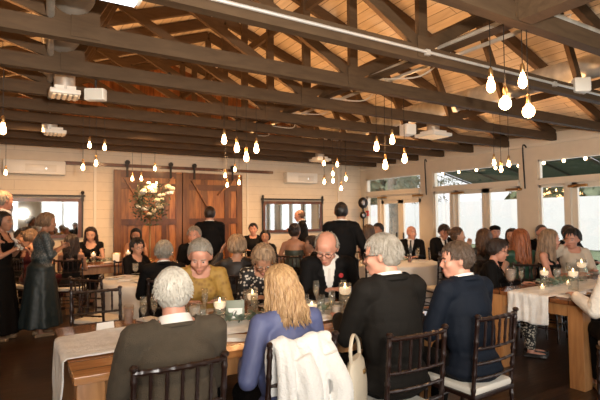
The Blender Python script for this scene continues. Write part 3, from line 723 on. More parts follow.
CRAN = (V((0, -.012, .024)), (.080, .101, .100))
def zmin_short(y, fem=False):
    if y < -.035: return -.062
    if y < .005: return -.062 + (y + .035) / .04 * .062
    if y < .05: return (y - .005) / .045 * .068
    return .068 + (y - .05) * .7
def on_cran(dx, k=1.0, off=0):
    c, r = CRAN; d = dx.normalized(); t = 1 / math.sqrt((d.x / r[0]) ** 2 + (d.y / r[1]) ** 2 + (d.z / r[2]) ** 2)
    return c + d * (t * k + off)
def lock(mb, a0, a1, fall, rad, n_, q, wave=.0, e0=75, e1=-5, seed=0, part=0, k=1.1, back=0, inward=0):
    d0 = V((math.sin(D(a0)) * math.cos(D(e0)) + part, math.cos(D(a0)) * math.cos(D(e0)), math.sin(D(e0)))).normalized()
    d1 = V((math.sin(D(a1)) * math.cos(D(e1)), math.cos(D(a1)) * math.cos(D(e1)), math.sin(D(e1)))).normalized()
    P = []; m = 6
    for i in range(m + 1): P.append(on_cran(d0.lerp(d1, i / m), k + q.uniform(-.015, .015)))
    ph = q.uniform(0, 6.28); base = P[-1].copy(); out = V((base.x, base.y + .012, 0)).normalized(); nf = max(2, int(fall / .035))
    for i in range(1, nf + 1):
        t = i / nf; z = -fall * t
        wv = math.sin(ph + t * fall * 34) * wave
        P.append(base + V((0, 0, z)) + out * (.012 * t - inward * t * t + wv) + V((-out.y, out.x, 0)) * math.cos(ph + t * fall * 30) * wave + V((0, -back * t, 0)))
    R = [rad * (.55 + .45 * min(1, i / 3)) for i in range(len(P))]; R[-1] = rad * .25; R[-2] = rad * .7
    mb.tube(P, R, n_)

def build_hair(style, color, M, parent, near, q, vox):
    m = HM[color]; mb = MB(); c, r = CRAN
    def world(me):
        A = M @ Matrix.Scale(HS, 4)
        me.transform(A)
        return me
    nl = 1.0 if near else .45
    if style in ('bald',): return
    thick = {'short': 1.085, 'crop': 1.04, 'fringe': 1.07, 'full': 1.17, 'bob': 1.14, 'long': 1.10, 'wavy': 1.14, 'bun': 1.08, 'curly': 1.22, 'cap': 1.07, 'beanie': 1.1, 'pulled': 1.07}[style]
    mb.ell(c, [x * thick for x in r], n=36 if near else 24)
    me = mb.mesh('hair'); 
    me2 = remesh(mb, .005 if near else .009, 1); bpy.data.meshes.remove(me)
    lim = {'fringe': lambda p: p.z < zmin_short(p.y) or p.z > .045 + (-p.y * .25) or p.y > .03}.get(style, lambda p: p.z < zmin_short(p.y) + (.0 if style != 'crop' else 0.01))
    if style in ('short', 'crop', 'full', 'fringe', 'curly', 'pulled'):
        # push a slight scalp whorl / tufts into the cap before it is cut at the hairline
        pass
    me2 = cut(me2, lim)
    amp = {'short': .005, 'full': .010, 'curly': .02, 'fringe': .005, 'crop': .0015, 'bob': .007, 'wavy': .008}.get(style, .004)
    wrinkle(me2, amp, 38 if style != 'curly' else 28, q.randint(0, 99), (1, 1, .5))
    o = link('hair', world(me2), parent, True, None); me2.materials.append(m)
    sd = o.modifiers.new('s', 'SOLIDIFY'); sd.thickness = .012; sd.offset = -1
    lk = MB()
    if style == 'short' or style == 'full' or style == 'fringe':
        N_ = int((420 if style != 'fringe' else 160) * nl); L_ = .0 if style != 'full' else .012
        for i in range(N_):
            a = q.uniform(-180, 180)
            if abs(a) < 80 and style == 'fringe': continue
            e0 = q.uniform(0 if style == 'fringe' else 10, 40 if style == 'fringe' else 88); a1 = a + q.uniform(-12, 12)
            if abs(a) < 62: e1 = max(e0 - 30, 42)
            elif abs(a) < 100: e1 = max(e0 - 45, -2)
            else: e1 = max(e0 - 45, -24)
            lock(lk, a, a1 + q.uniform(-10, 10), .0 + .012, .0075 if not near else .0032, 5, q, 0, e0, e1, k=thick * .99)
    if style in ('long', 'wavy', 'bob'):
        fall = {'long': .30, 'wavy': .22, 'bob': .06}[style]; wave = {'long': .003, 'wavy': .012, 'bob': .006}[style]
        for i in range(int({'long': 330, 'wavy': 380, 'bob': 240}[style] * nl)):
            a = q.uniform(72, 288); a0 = a * .6 if a < 180 else -(360 - a) * .6
            a = a if a <= 180 else a - 360
            sd_ = 1 if a > 0 else -1
            lock(lk, sd_ * q.uniform(10, 170), a, fall * q.uniform(.8, 1.08), (.0052 if near else .011) * q.uniform(.7, 1.3), 6 if near else 5, q, wave * q.uniform(.5, 1.3), q.uniform(55, 85), q.uniform(-12, 2), part=0, k=thick * q.uniform(.93, 1.02), back=.03 if abs(a) > 120 else .0, inward=.03 if style == 'bob' else 0)
    if style in ('bun', 'pulled'):
        for i in range(int(110 * nl)):
            a = q.uniform(-180, 180)
            e0 = q.uniform(-20, 60) if abs(a) > 75 else q.uniform(45, 60)
            d0 = V((math.sin(D(a)) * math.cos(D(e0)), math.cos(D(a)) * math.cos(D(e0)), math.sin(D(e0)))); d1 = V((0, -.8, .35 if style == 'bun' else -.1))
            P = [on_cran(d0.lerp(d1, t / 7) if (d0 - d1).length < 1.9 else d0.lerp(V((.4, 0, .9)), t / 14), thick * 1.0) for t in range(8)]
            lk.tube(P, [.0055] * 7 + [.002], 5)
        bz = .06 if style == 'bun' else -.01
        for i in range(26):
            a = q.uniform(0, 6.28); P = [V((math.cos(a + t) * .03, -.125 - .018 * math.sin(t * 2 + i), bz + math.sin(a + t) * .03)) for t in [x * .4 for x in range(6)]]
            lk.tube(P, [.010, .013, .013, .013, .012, .006], 6)
    if style == 'curly':
        for i in range(int(190 * nl)):
            a = q.uniform(-180, 180); e = q.uniform(-25 if abs(a) > 70 else 38, 88)
            p = on_cran(V((math.sin(D(a)) * math.cos(D(e)), math.cos(D(a)) * math.cos(D(e)), math.sin(D(e)))), 1.18); s_ = q.uniform(.010, .016)
            P = [p + V((math.cos(t) * s_, math.sin(t) * s_ * .7, math.sin(t * .7 + i) * s_)) for t in [x * .9 for x in range(6)]]
            lk.tube(P, [.004, .007, .008, .008, .007, .003], 5)
    if lk.v:
        ml = lk.mesh('hair_locks'); world(ml); ml.materials.append(m); link('hair_locks', ml, parent, True, None)
    if style in ('cap', 'beanie'):
        A = M @ Matrix.Scale(HS, 4); h = MB()
        if style == 'cap':
            h.ell((0, -.015, .075), (.088, .115, .050), n=24); h.ell((0, .085, .068), (.065, .05, .010), n=16)
        else: h.ell((0, -.012, .052), (.090, .112, .085), n=24)
        h.xf(A); me3 = remesh(h, .008, 2); wrinkle(me3, .003, 30, 2); me3.materials.append(FM['black']); link('cap', me3, parent, True, None)

NPEOPLE = [0]
SH = V((.165, -.012, 1.02))
def short_chair(label):
    w_ = label.split(',')[0].split()[:10]
    while w_[-1] in ('and', 'in', 'the', 'of', 'with', 'at', 'by', 'a', 'from', 'her', 'on', 'long', 'black', 'before', 'below', 'beside', 'across', 'framed', 'round', 'grey', 'down', 'looking', 'half', 'standing', 'open'): w_.pop()
    return 'chiavari chair of the ' + ' '.join(w_)
def person(px, dep, ytop, face, label, sit=True, lean=0, hy=0, hp=0, roll=0, hair=('short', 'dark'), sk='pale', top=None, kind='jacket', bottom='black', arms=('table', 'table'), hs=1.07,
           fem=False, girth=1.0, near=False, shirt='white', tie=None, glasses=False, sleeve=1.0, neck=None, dress=None, hem=.12, faced=True, group=None, mychair=True, chairlabel=None,
           pos=None, vneck=False, extra=None, shrug=0, cb=0, shoes='leather', legs=True):
    global HS
    HS = hs; NPEOPLE[0] += 1; seed = NPEOPLE[0]; q = random.Random(seed * 17)
    dz = 0 if sit else .385
    piv = V((0, -.01, .56 + dz)); Lm = Matrix.Translation(piv) @ Matrix.Rotation(D(-lean), 4, 'X') @ Matrix.Translation(-piv)
    nk = V((0, .0, 1.09 + dz))
    HM_ = Lm @ Matrix.Translation(nk) @ Matrix.Rotation(D(lean * .75), 4, 'X') @ Matrix.Rotation(D(hy), 4, 'Z') @ Matrix.Rotation(D(hp), 4, 'X') @ Matrix.Rotation(D(roll), 4, 'Y') @ Matrix.Translation(HC)
    ztl = max((HM_ @ V((0, y, z))).z for y, z in ((-.01, .127), (-.06, .105), (.05, .1), (-.1, .05)))
    hor = 220 - .0095 * (px - 14)
    zt = 1.51 + (hor - ytop) * dep / 467
    hh = .012 if hair[0] not in ('bald', 'fringe', 'crop') else 0
    s_ = max(.90, min(1.13, zt / (ztl + hh)))
    hc = HM_ @ V((0, 0, 0)); p = at(px, dep, 0)
    R = Matrix.Rotation(D(face), 3, 'Z')
    base = p - R @ V((hc.x, hc.y, 0)) * s_; base.z = 0
    if pos: base = V((pos[0], pos[1], 0))
    root = empty('person', base, D(face), label, 'person', group); root.scale = (s_,) * 3
    vox = .0085 if near else .0125; fr = .0085 if near else .0105
    T_ = lambda a: Lm @ (V(a) + V((0, 0, dz)))
    g = girth; f = fem
    sh = .93 if f else 1.03
    shw = SH.x * sh + .012 * (g - 1) * 10 * .3
    # ---- arms
    armpts = []
    presets = {'table': (.13, .36, .80), 'lap': (.10, .30, .66), 'clasp': (.02, .24, .86), 'hang': (.27, .03, .42), 'raise': (.20, .30, 1.10), 'chin': (.07, .20, 1.04), 'clap': (.06, .32, 1.02),
               'phone': (.10, .33, .93), 'elbows': (.05, .30, .93), 'wide': (.30, .30, .80), 'ear': (.165, .05, 1.10), 'side': (.30, .12, .62)}
    for sx, ar in ((-1, arms[0]), (1, arms[1])):
        S_ = T_((sx * shw, -.012, 1.015 + shrug))
        t3 = presets[ar] if isinstance(ar, str) else ar
        tgt = V((sx * t3[0], t3[1], t3[2]))
        if not sit and not (isinstance(ar, str) and ar == 'hang'): tgt.z += dz
        if not sit and isinstance(ar, str) and ar == 'hang': tgt.z = .80
        if isinstance(ar, str) and ar in ('clasp', 'raise', 'chin', 'clap', 'phone', 'ear', 'elbows'):
            tgt = Lm @ tgt
        pole = V((sx * .38, -.2, -1)) if not (isinstance(ar, str) and ar in ('raise', 'ear')) else V((sx * .8, .1, -1))
        E_, W_ = ik(S_, tgt, .285, .25, pole); armpts.append((sx, S_, E_, W_, ar))
    # ---- body
    b = MB()
    b.ell(T_((0, -.01, .56)), (.150 * g, .110 * g, .10), n=20)
    for (c, r) in (((0, .0, .72), (.125 * g, .095 * g, .15)), ((0, -.005, .90), (.145 * (.94 if f else 1), .105, .15)), ((0, -.012, .99), (.125 * sh, .085, .085))):
        b.ell(T_(c), r, Lm.to_3x3(), n=20)
    if f:
        for sx in (-1, 1): b.ell(T_((sx * .066, .075, .905)), (.058, .045, .06), n=14)
    b.cap(T_((-shw + .03, -.014, 1.02)), T_((shw - .03, -.014, 1.02)), .048, .048, 12)
    b.cap(T_((-.06, -.02, 1.045)), T_((.06, -.02, 1.045)), .052, .052, 12)
    nb = T_((0, -.016, 1.03)); nt2 = HM_ @ V((0, -.022, -.05))
    b.cap(nb, nt2, .058 if not f else .050, .053 if not f else .044, 14)
    head_prims(b, f, HM_)
    for sx, S_, E_, W_, ar in armpts:
        b.cap(S_, E_, .046 * (.9 if f else 1.0) * (g * .5 + .5), .036 * (.9 if f else 1), 12); b.cap(E_, W_, .037 * (.9 if f else 1), .024, 12)
        d = (W_ - E_).normalized(); nrm = V((0, 0, 1)) if abs(d.z) < .85 else V((sx * 1, 0, 0))
        if isinstance(ar, str) and ar in ('clasp', 'clap', 'raise', 'chin', 'ear'): nrm = V((sx * 1, .3, .3))
        if isinstance(ar, str) and ar in ('clap', 'raise'): d = (d + V((0, 0, .4))).normalized()
        hand(b, W_, d, nrm, -sx, .25 if ar in ('table', 'hang', 'clap', 'raise') else .55, fr)
    hips = []
    for sx in (-1, 1):
        if sit: H_ = V((sx * .088, .0, .535)); K_ = V((sx * (.10 if f else .15), .42, .525)); A_ = V((sx * (.07 if f else .13), .44, .075)); 
        else: H_ = V((sx * .085, -.01, .92)); K_ = V((sx * .09, .02, .50)); A_ = V((sx * .10, -.02, .08))
        hips.append((sx, H_, K_, A_))
        b.cap(H_, K_, .078 * (g * .5 + .5), .052, 12); b.cap(K_, A_, .050, .034, 12)
        b.ell((A_.x, A_.y + .06, .035), (.036, .11, .028), n=14)
    me = remesh(b, vox, 3, .4); me.materials.append(SK[sk]); link('body', me, root, True, None)
    # ---- face
    if faced:
        A = HM_ @ Matrix.Scale(HS, 4)
        for sx in (-1, 1):
            e = MB(); e.ell((sx * .029, .078, .004), (.013, .008, .0055 if hp > -18 else .003), n=12); e.ell((sx * .029, .0845, .003), (.0052, .0025, .0045), n=8, mi=1); e.xf(A); e.build('eye', [M_EYEW, M_EYEI], root)
            bw = MB(); bw.tube([(sx * .012, .091, .023), (sx * .030, .089, .028), (sx * .047, .078, .022)], [.003, .0038, .002], 6, flat=.8); bw.xf(A)
            bw.build('eyebrow', HM[hair[1]] if hair[0] != 'bald' else HM['brown'], root)
        mo = MB(); mo.ell((0, .0935, -.058), (.021, .0045, .0042), n=12); mo.ell((0, .0915, -.067), (.017, .0045, .0045), n=12); mo.xf(A); mo.build('mouth', M_LIP, root)
    if glasses:
        A = HM_ @ Matrix.Scale(HS, 4); gl = MB()
        for sx in (-1, 1):
            P = [V((sx * (.032 + .023 * math.cos(t)), .098 - .004 * abs(math.cos(t)), .001 + .017 * math.sin(t))) for t in [6.2832 * j / 16 for j in range(17)]]
            gl.tube(P, .0022, 6); gl.tube([(sx * .055, .094, .006), (sx * .082, .06, .010), (sx * .086, -.01, .008)], .002, 5)
        gl.tube([(-.009, .10, .004), (.009, .10, .004)], .002, 5); gl.xf(A); gl.build('glasses', M_IRON, root)
    build_hair(hair[0], hair[1], HM_, root, near, q, vox)
    # ---- clothes
    def torso(mb, k, low=.50, skirtk=1.0):
        mb.ell(T_((0, -.01, .56)), (.155 * g + k, .118 * g + k, .11 + k), n=22)
        mb.ell(T_((0, .0, .72)), (.132 * g + k, .100 * g + k, .17), Lm.to_3x3(), n=22)
        mb.ell(T_((0, -.005, .90)), (.150 * (.95 if f else 1) * (g * .4 + .6) + k, .110 * (g * .4 + .6) + k, .155), Lm.to_3x3(), n=22)
        mb.ell(T_((0, -.012, .985)), (.132 * sh + k, .088 + k, .085), Lm.to_3x3(), n=22)
        if f:
            for sx in (-1, 1): mb.ell(T_((sx * .066, .078, .905)), (.060 + k * .6, .048 + k * .6, .062 + k * .6), n=14)
        mb.cap(T_((-shw + .02, -.014, 1.018)), T_((shw - .02, -.014, 1.018)), .052 + k, .052 + k, 14)
        mb.cap(T_((-.06, -.02, 1.04)), T_((.06, -.02, 1.04)), .054 + k, .054 + k, 12)
    def sleeves(mb, k, frac):
        for sx, S_, E_, W_, ar in armpts:
            r1 = .048 * (.92 if f else 1) * (g * .5 + .5); mb.cap(S_, S_.lerp(E_, min(1, frac * 2)), r1 + k, .040 + k, 14)
            if frac > .5: mb.cap(E_, E_.lerp(W_, (frac - .5) * 2 * .97), .040 + k, (.040 - (.012 * (frac - .5) * 2)) + k, 14)
    Li = Lm.inverted(); hp0 = 1.09
    tl = lambda p: (Li @ p) - V((0, 0, dz))
    mtop = FM[top] if top else None
    if kind == 'jacket':
        b = MB(); torso(b, .012); b.cap(T_((0, -.014, 1.03)), T_((0, .0, 1.098)), .064, .060, 16)
        me = remesh(b, vox, 3, .5); cut(me, lambda p: tl(p).z > 1.103 or tl(p).z < .62); me.materials.append(FM[shirt]); so = link('shirt', me, root, True, None)
        cr = MB(); n = 20
        for (rr, z0, z1) in ((.068, 1.072, 1.108),):
            ring = []
            for (r_, z) in ((rr + .010, z0), (rr + .002, z1), (rr - .005, z1 - .002), (rr + .003, z0)):
                ring.append([T_((math.cos(6.2832 * j / n) * r_, math.sin(6.2832 * j / n) * r_ - .006 - (.0 if z == z0 else 0), z + .012 * (-math.sin(6.2832 * j / n)))) for j in range(n)])
            cr.rings(ring, closed=True)
        cr.build('shirt_collar', FM[shirt], so)
        b = MB(); torso(b, .026); sleeves(b, .018, 1.0)
        if not f: b.ell(T_((0, -.01, .76)), (.176 * (g * .6 + .4), .135 * (g * .6 + .4), .26), Lm.to_3x3(), n=20)
        b.cap(T_((-.08, -.02, 1.045)), T_((.08, -.02, 1.045)), .066, .066, 14)
        for sx in (-1, 1): b.ell(T_((sx * shw, -.014, 1.022)), (.062, .068, .052), n=14)
        if sit: b.ell((0, .0, .53), (.20 * g, .16 * g, .07), n=20)
        else: b.rings([[V((math.cos(a) * (.185 * g), math.sin(a) * (.145 * g) - .01, z)) for a in [6.2832 * j / 20 for j in range(20)]] for z in (.80, .9, 1.0)])
        me = remesh(b, vox, 5, .5)
        zb = .80; zt_ = 1.10
        cut(me, lambda p: (lambda t: (t.y > .0 and t.z > zb and abs(t.x) < (t.z - zb) * .20 + .003) or (t.z > 1.085 - max(0, t.y) * .25 and (t.x ** 2 + (t.y + .012) ** 2) ** .5 < .094) or (t.y > .04 and t.z > 1.06 and abs(t.x) < .065))(tl(p)))
        wrinkle(me, .005, 9, seed); wrinkle(me, .0018, 28, seed + 5)
        me.materials.append(mtop); jo = link('jacket', me, root, True, None); sd = jo.modifiers.new('s', 'SOLIDIFY'); sd.thickness = .006; sd.offset = -1
        # collar roll round the neck and lapels down the front
        n = 26; P = []
        for j in range(n + 1):
            a = D(-50) - D(260) * j / n if False else D(50 + 0) ; t = j / n; ang = D(130 + 280 * t); P.append(T_((math.cos(ang) * .088, math.sin(ang) * .084 - .012, 1.074 - .012 * math.sin(ang) )))
        lp = MB(); lp.tube(P, [.008] + [.020] * (n - 1) + [.008], 8, flat=1)
        lp.build('jacket_collar', mtop, jo)
        for sx in (-1, 1):
            l = MB(); up = T_((sx * .070, .075, 1.06)); wide = T_((sx * .100, .118, .985)); wi_ = T_((sx * .045, .137, .965)); lo = T_((sx * .008, .150 + .02 * (g - 1), .80))
            if f: wide = T_((sx * .105, .135, .985)); wi_ = T_((sx * .045, .152, .955)); lo = T_((sx * .008, .165, .80))
            nn = V((0, .012, .002)); Ln = Lm.to_3x3() @ nn
            l.add([up, wide, lo, wi_, up + Ln, wide + Ln, lo + Ln, wi_ + Ln], [(0, 1, 2, 3), (7, 6, 5, 4), (0, 4, 5, 1), (1, 5, 6, 2), (2, 6, 7, 3), (3, 7, 4, 0)]); l.build('lapel', mtop, jo, smooth=False)
        if tie:
            ti = MB(); pts = [T_((0, .083, 1.075)), T_((0, .118, 1.02)), T_((0, .138, .95)), T_((0, .142, .84))]
            ti.tube(pts, [.014, .016, .024, .030], 8, flat=.35) if False else ti.rings([[p + Lm.to_3x3() @ V((sx * w2, d_, 0)) for sx, d_ in ((-1, 0), (1, 0), (1, .008), (-1, .008))] for p, w2 in zip(pts, (.016, .013, .022, .032))])
            ti.build('necktie', mat('tie_' + tie, {'black': (.01, .01, .01), 'red': (.35, .03, .03)}[tie], .4), root, smooth=False)
        elif not f:
            pl = MB(); pl.box(T_((0, .128, .93)), (.022, .006, .24), Lm.to_3x3()); 
            for z in (.86, .93, 1.0): pl.ell(T_((0, .134, z)), (.005, .003, .005), n=8)
            pl.build('shirt_placket', FM[shirt], so)
    elif kind in ('sweater', 'blouse', 'dress', 'strapless', 'sleeveless', 'cardigan'):
        k = {'sweater': .022, 'blouse': .014, 'dress': .008, 'strapless': .006, 'sleeveless': .008, 'cardigan': .02}[kind]
        if kind == 'sweater':
            b = MB(); b.cap(T_((0, -.014, 1.03)), T_((0, .0, 1.092)), .066, .063, 16); b.ell(T_((0, -.012, .99)), (.15, .10, .08)); me = remesh(b, vox, 2, .5); cut(me, lambda p: tl(p).z > 1.094)
            me.materials.append(FM[shirt]); so = link('shirt', me, root, True, None)
            cr = MB(); n = 22; ring = []
            for (r_, z) in ((.094, 1.055), (.070, 1.105), (.063, 1.103), (.084, 1.05)):
                ring.append([T_((math.cos(6.2832 * j / n) * r_, math.sin(6.2832 * j / n) * r_ - .010, z - .014 * math.sin(6.2832 * j / n))) for j in range(n)])
            cr.rings(ring, closed=True); cr.build('shirt_collar', FM[shirt], so)
        b = MB(); torso(b, k)
        if kind not in ('strapless', 'sleeveless'): sleeves(b, k * .8 + .004, sleeve)
        if kind in ('dress', 'strapless', 'sleeveless') or dress:
            if sit:
                for sx, H_, K_, A_ in hips: b.cap(H_, K_ + V((0, .02, 0)), .105 * g, .075, 14); b.cap(K_, K_.lerp(A_, .55), .078, .085, 14)
                b.cap((0, .05, .54), (0, .38, .53), .09, .08)
            else:
                rs = []
                for t in [i / 12 for i in range(13)]:
                    z = .98 - (.98 - hem) * t; rx = .15 * g + .10 * t; ry = .125 * g + .11 * t
                    rs.append([V((math.cos(a) * rx * (1 + .06 * t * math.sin(a * 9 + 1)), math.sin(a) * ry * (1 + .06 * t * math.sin(a * 9 + 1)) - .01, z)) for a in [6.2832 * j / 60 for j in range(60)]])
                b.rings(rs)
        me = remesh(b, vox if kind != 'sweater' else vox, 4 if sit or kind == 'sweater' else 2, .5)
        nz = {'sweater': 1.068, 'blouse': 1.055, 'dress': 1.045, 'strapless': .945, 'sleeveless': 1.03, 'cardigan': 1.07}[kind] if neck is None else neck
        def pr(p):
            t = tl(p)
            if kind == 'strapless': return t.z > nz - .01
            if kind == 'sleeveless': return t.z > nz + .03 or (t.z > .93 and (abs(t.x) > .115 or abs(t.x) < .075 - (.0 if t.y > 0 else .03))) 
            fr_ = max(0, t.y - .02) * (.9 if kind != 'blouse' else .55)
            if kind in ('dress',) and t.y > .03 and t.z > .955 + abs(t.x) * .9 and t.z > .9 and abs(t.x) < .12: return True
            if kind == 'cardigan' and t.y > .03 and t.z > .62 and abs(t.x) < .045 + (t.z - .62) * .06: return True
            return t.z > nz - fr_ and (t.x ** 2 + (t.y + .01) ** 2) ** .5 < (.10 if kind != 'blouse' else .080) + fr_ * .6
        cut(me, pr)
        if sit and kind in ('sweater', 'blouse', 'cardigan') and not dress: cut(me, lambda p: p.z < .47)
        wrinkle(me, .006, 9, seed); wrinkle(me, .002, 26, seed + 3)
        nm_ = {'sweater': 'sweater', 'blouse': 'blouse', 'cardigan': 'cardigan'}.get(kind, 'dress')
        me.materials.append(mtop)
        if dress and dress != top:       # bodice and skirt in two cloths
            me.materials.append(FM[dress])
            for pl_ in me.polygons:
                if (pl_.center.z - dz) < .70 and not any((pl_.center - a).length < .16 for _, _, E_, W_, _ in armpts for a in (E_, W_)): pl_.material_index = 1
        do = link(nm_, me, root, True, None); sd = do.modifiers.new('s', 'SOLIDIFY'); sd.thickness = .004; sd.offset = -1
        if kind == 'sweater':
            n = 26; P = [T_((math.cos(6.2832 * j / n) * .096, math.sin(6.2832 * j / n) * .086 - .014, 1.058 - .012 * math.sin(6.2832 * j / n))) for j in range(n + 1)]
            MB().tube(P, .010, 8).build('ribbed_neckband', mtop, do)
        if kind == 'cardigan':
            b = MB(); torso(b, .006); me = remesh(b, vox, 3, .5); cut(me, lambda p: tl(p).z > 1.0 - max(0, tl(p).y) * .5); me.materials.append(FM[shirt]); link('camisole', me, root, True, None)
    if kind in ('jacket', 'sweater', 'blouse', 'cardigan') and legs and not (dress and not sit):
        b = MB(); b.ell(piv, (.165 * g, .125 * g, .12), n=20)
        for sx, H_, K_, A_ in hips:
            b.cap(H_, K_, .098 * (g * .5 + .5), .072, 14); b.cap(K_, A_ + V((0, 0, .03)), .070, .058, 14)
        me = remesh(b, vox * 1.15, 3, .5); cut(me, lambda p: p.z < .085); wrinkle(me, .005, 10, seed); me.materials.append(FM[bottom]); to = link('trousers', me, root, True, None)
        sd = to.modifiers.new('s', 'SOLIDIFY'); sd.thickness = .004; sd.offset = -1
    for sx, H_, K_, A_ in hips:
        s2 = MB(); s2.ell((A_.x, A_.y + .055, .045), (.045, .135, .042), n=18); s2.ell((A_.x, A_.y - .01, .07), (.042, .05, .05), n=14); s2.box((A_.x, A_.y + .045, .012), (.078, .25, .022), bev=.008)
        me = remesh(s2, .009, 2, .5); cut(me, lambda p: p.z > (.085 if not f else .055)); me.materials.append(FM[shoes]); so = link('shoe', me, root, True, None)
        sd = so.modifiers.new('s', 'SOLIDIFY'); sd.thickness = .003; sd.offset = -1
    if extra: extra(root, T_, HM_, armpts, Lm)
    if sit and mychair:
        cp = base + R @ V((0, .0 + cb, 0)) * 1.0
        chair(cp.x, cp.y, face, chairlabel or short_chair(label))
    return root

def rose(col):
    def f(root, T_, HM_, ap, Lm):
        b = MB(); c = T_((-.095 if col else -.095, .135, .985))
        for k in range(9):
            a = k * .75; b.ell(c + V((math.cos(a) * .011, .004, math.sin(a) * .011)), (.010, .006, .010), n=8)
        b.ell(c + V((0, .006, 0)), (.010, .008, .010), n=8); b.build('boutonniere', mat('red_rose', (.40, .015, .02), .6), root)
    return f
def corsage(root, T_, HM_, ap, Lm):
    b = MB(); W_ = ap[1][3]
    for k in range(16):
        a = k * 2.4; b.ell(W_ + V((math.cos(a) * .03, .01 + math.sin(a) * .03, .03 * math.sin(k))), (.016, .016, .012), n=8)
    b.build('corsage', mat('corsage_white', (.8, .76, .68), .7), root)

# --- near row, backs to the camera
person(173, 2.20, 265, 0, 'white-haired man from behind in olive-brown sweater and white collar', hair=('short', 'white'), sk='pink', top='olive', kind='sweater', near=True, girth=1.36, hs=1.0, hp=-8, lean=6, hy=-12, arms=('table', 'table'), bottom='charcoal',
       mychair=False)
person(279, 2.56, 264, 0, 'blonde woman from behind in periwinkle blue blouse', hair=('wavy', 'blonde'), sk='pale', top='blue', kind='blouse', near=True, fem=True, girth=1.32, hs=1.0, hp=-10, lean=8, hy=10, arms=((.17, .24, .76), (.15, .30, .78)), mychair=False)
person(381, 2.80, 231, -6, 'grey-haired man in black suit with head turned to his companion', hair=('short', 'silver'), sk='pink', top='charcoal', near=True, girth=1.08, hs=.99, hp=-5, lean=4, hy=42, glasses=True, mychair=False)
person(455, 3.10, 239, -4, 'brown-haired man in navy suit seen in profile', hair=('short', 'midbrown'), sk='pink', top='navy', near=True, girth=1.02, hs=.98, hp=-4, lean=8, hy=58, mychair=False)
chair(.60, 2.165, 0, 'mahogany chiavari chair behind the man in the olive sweater')
chair(1.20, 2.18, 2, 'mahogany chiavari chair with white fleece coat over its back')
chair(1.79, 1.99, -2, 'mahogany chiavari chair behind the grey-haired man in black')
chair(2.50, 2.05, 2, 'mahogany chiavari chair behind the navy suit, ivory cushion showing')
# --- far side of the long table
person(200, 3.92, 240, 168, 'older woman in ochre floral blouse looking down at her plate', hair=('pulled', 'silver'), sk='pink', top='ochre', kind='blouse', near=True, fem=True, girth=1.25, hs=1.13, lean=18, hp=-22, hy=-12, arms=('table', 'table'), sleeve=.6)
person(263, 4.2, 245.5, 150, 'woman in black and white dotted blouse looking down', hair=('full', 'dirty'), sk='tan', top='dots', kind='blouse', near=True, fem=True, girth=1.15, hs=1.1, lean=19, hp=-38, hy=8, arms=('elbows', 'elbows'), sleeve=.45, glasses=True)
person(326, 4.3, 234, 152, 'bald man with glasses, open white shirt, black suit and red boutonniere', hair=('fringe', 'grey'), sk='pink', top='black', near=True, girth=1.25, hs=1.17, lean=20, hp=-26, hy=-20, arms=('table', 'elbows'), glasses=True, extra=rose(1))
# --- round table behind them
person(164, 4.95, 240, -6, 'grey-haired man in black suit seen from behind at the round white table', hair=('short', 'silver'), sk='pink', top='black', girth=1.15, lean=8, hy=-20, hp=-5, faced=False)
person(194, 7.0, 226, 160, 'silver-haired man in black suit across the round white table', hair=('short', 'silver'), sk='pink', top='black', hy=-15)
person(137.5, 6.55, 238, 200, 'woman with glasses, short dark hair and black top at the round white table', hair=('full', 'black'), sk='pale', top='blacksoft', kind='blouse', fem=True, hy=-5, hp=-8, glasses=True, neck=1.02)
person(237, 5.2, 234.5, -25, 'brown-haired woman from behind in sheer black top', hair=('bob', 'dirty'), sk='tan', top='sheer', kind='blouse', fem=True, arms=('raise', 'table'), hy=-10, faced=False)
# --- far table by the mirror
person(91, 8.75, 227.5, 165, 'smiling dark-haired woman in black dress beside the framed mirror', hair=('wavy', 'dark'), sk='pale', top='blacksoft', kind='dress', fem=True, girth=1.2, lean=8, hp=-10, sleeve=.1)
person(136, 9.05, 228.5, 165, 'woman with long black hair and bare shoulders before the barn door', hair=('long', 'black'), sk='tan', top='black', kind='sleeveless', fem=True, hp=-10)
person(72, 7.2, 234.5, -15, 'woman with long dark wavy hair seen from behind beside the woman in teal', hair=('wavy', 'dark'), sk='tan', top='black', kind='sleeveless', fem=True, faced=False)
person(22, 8.3, 230, 200, 'seated man in dark suit and red tie below the mirror', hair=('short', 'dark'), sk='pale', top='black', tie='red')
person(32, 7.5, 229, -60, 'woman with bare arms and burgundy dress half hidden by the woman in teal', hair=('bun', 'ash'), sk='pale', top='burgundy', kind='sleeveless', fem=True)
# --- standing guests by the mirror
person(48, 6.2, 213, -84, 'standing woman in long teal dress with sequinned bodice', sit=False, hair=('bob', 'ash'), sk='tan', top='lace', kind='dress', dress='teal', fem=True, girth=1.35, arms=('clasp', 'clasp'), sleeve=.62, hem=.14, hy=-5, hp=-6, lean=4, shoes='tan', faced=True)
person(4, 5.95, 212, -118, 'standing woman in long black dress with white wrist corsage', sit=False, hair=('bob', 'black'), sk='tan', top='black', kind='sleeveless', fem=True, girth=1.1, arms=('clasp', 'clasp'), hem=.10, hy=-5, extra=corsage, shoes='tan')
person(4, 6.7, 190.5, -70, 'tall balding man standing in pale blue shirt', sit=False, hair=('fringe', 'grey'), sk='pink', top='lightblue', kind='blouse', girth=1.15, bottom='charcoal', hy=10, arms=('side', 'side'))
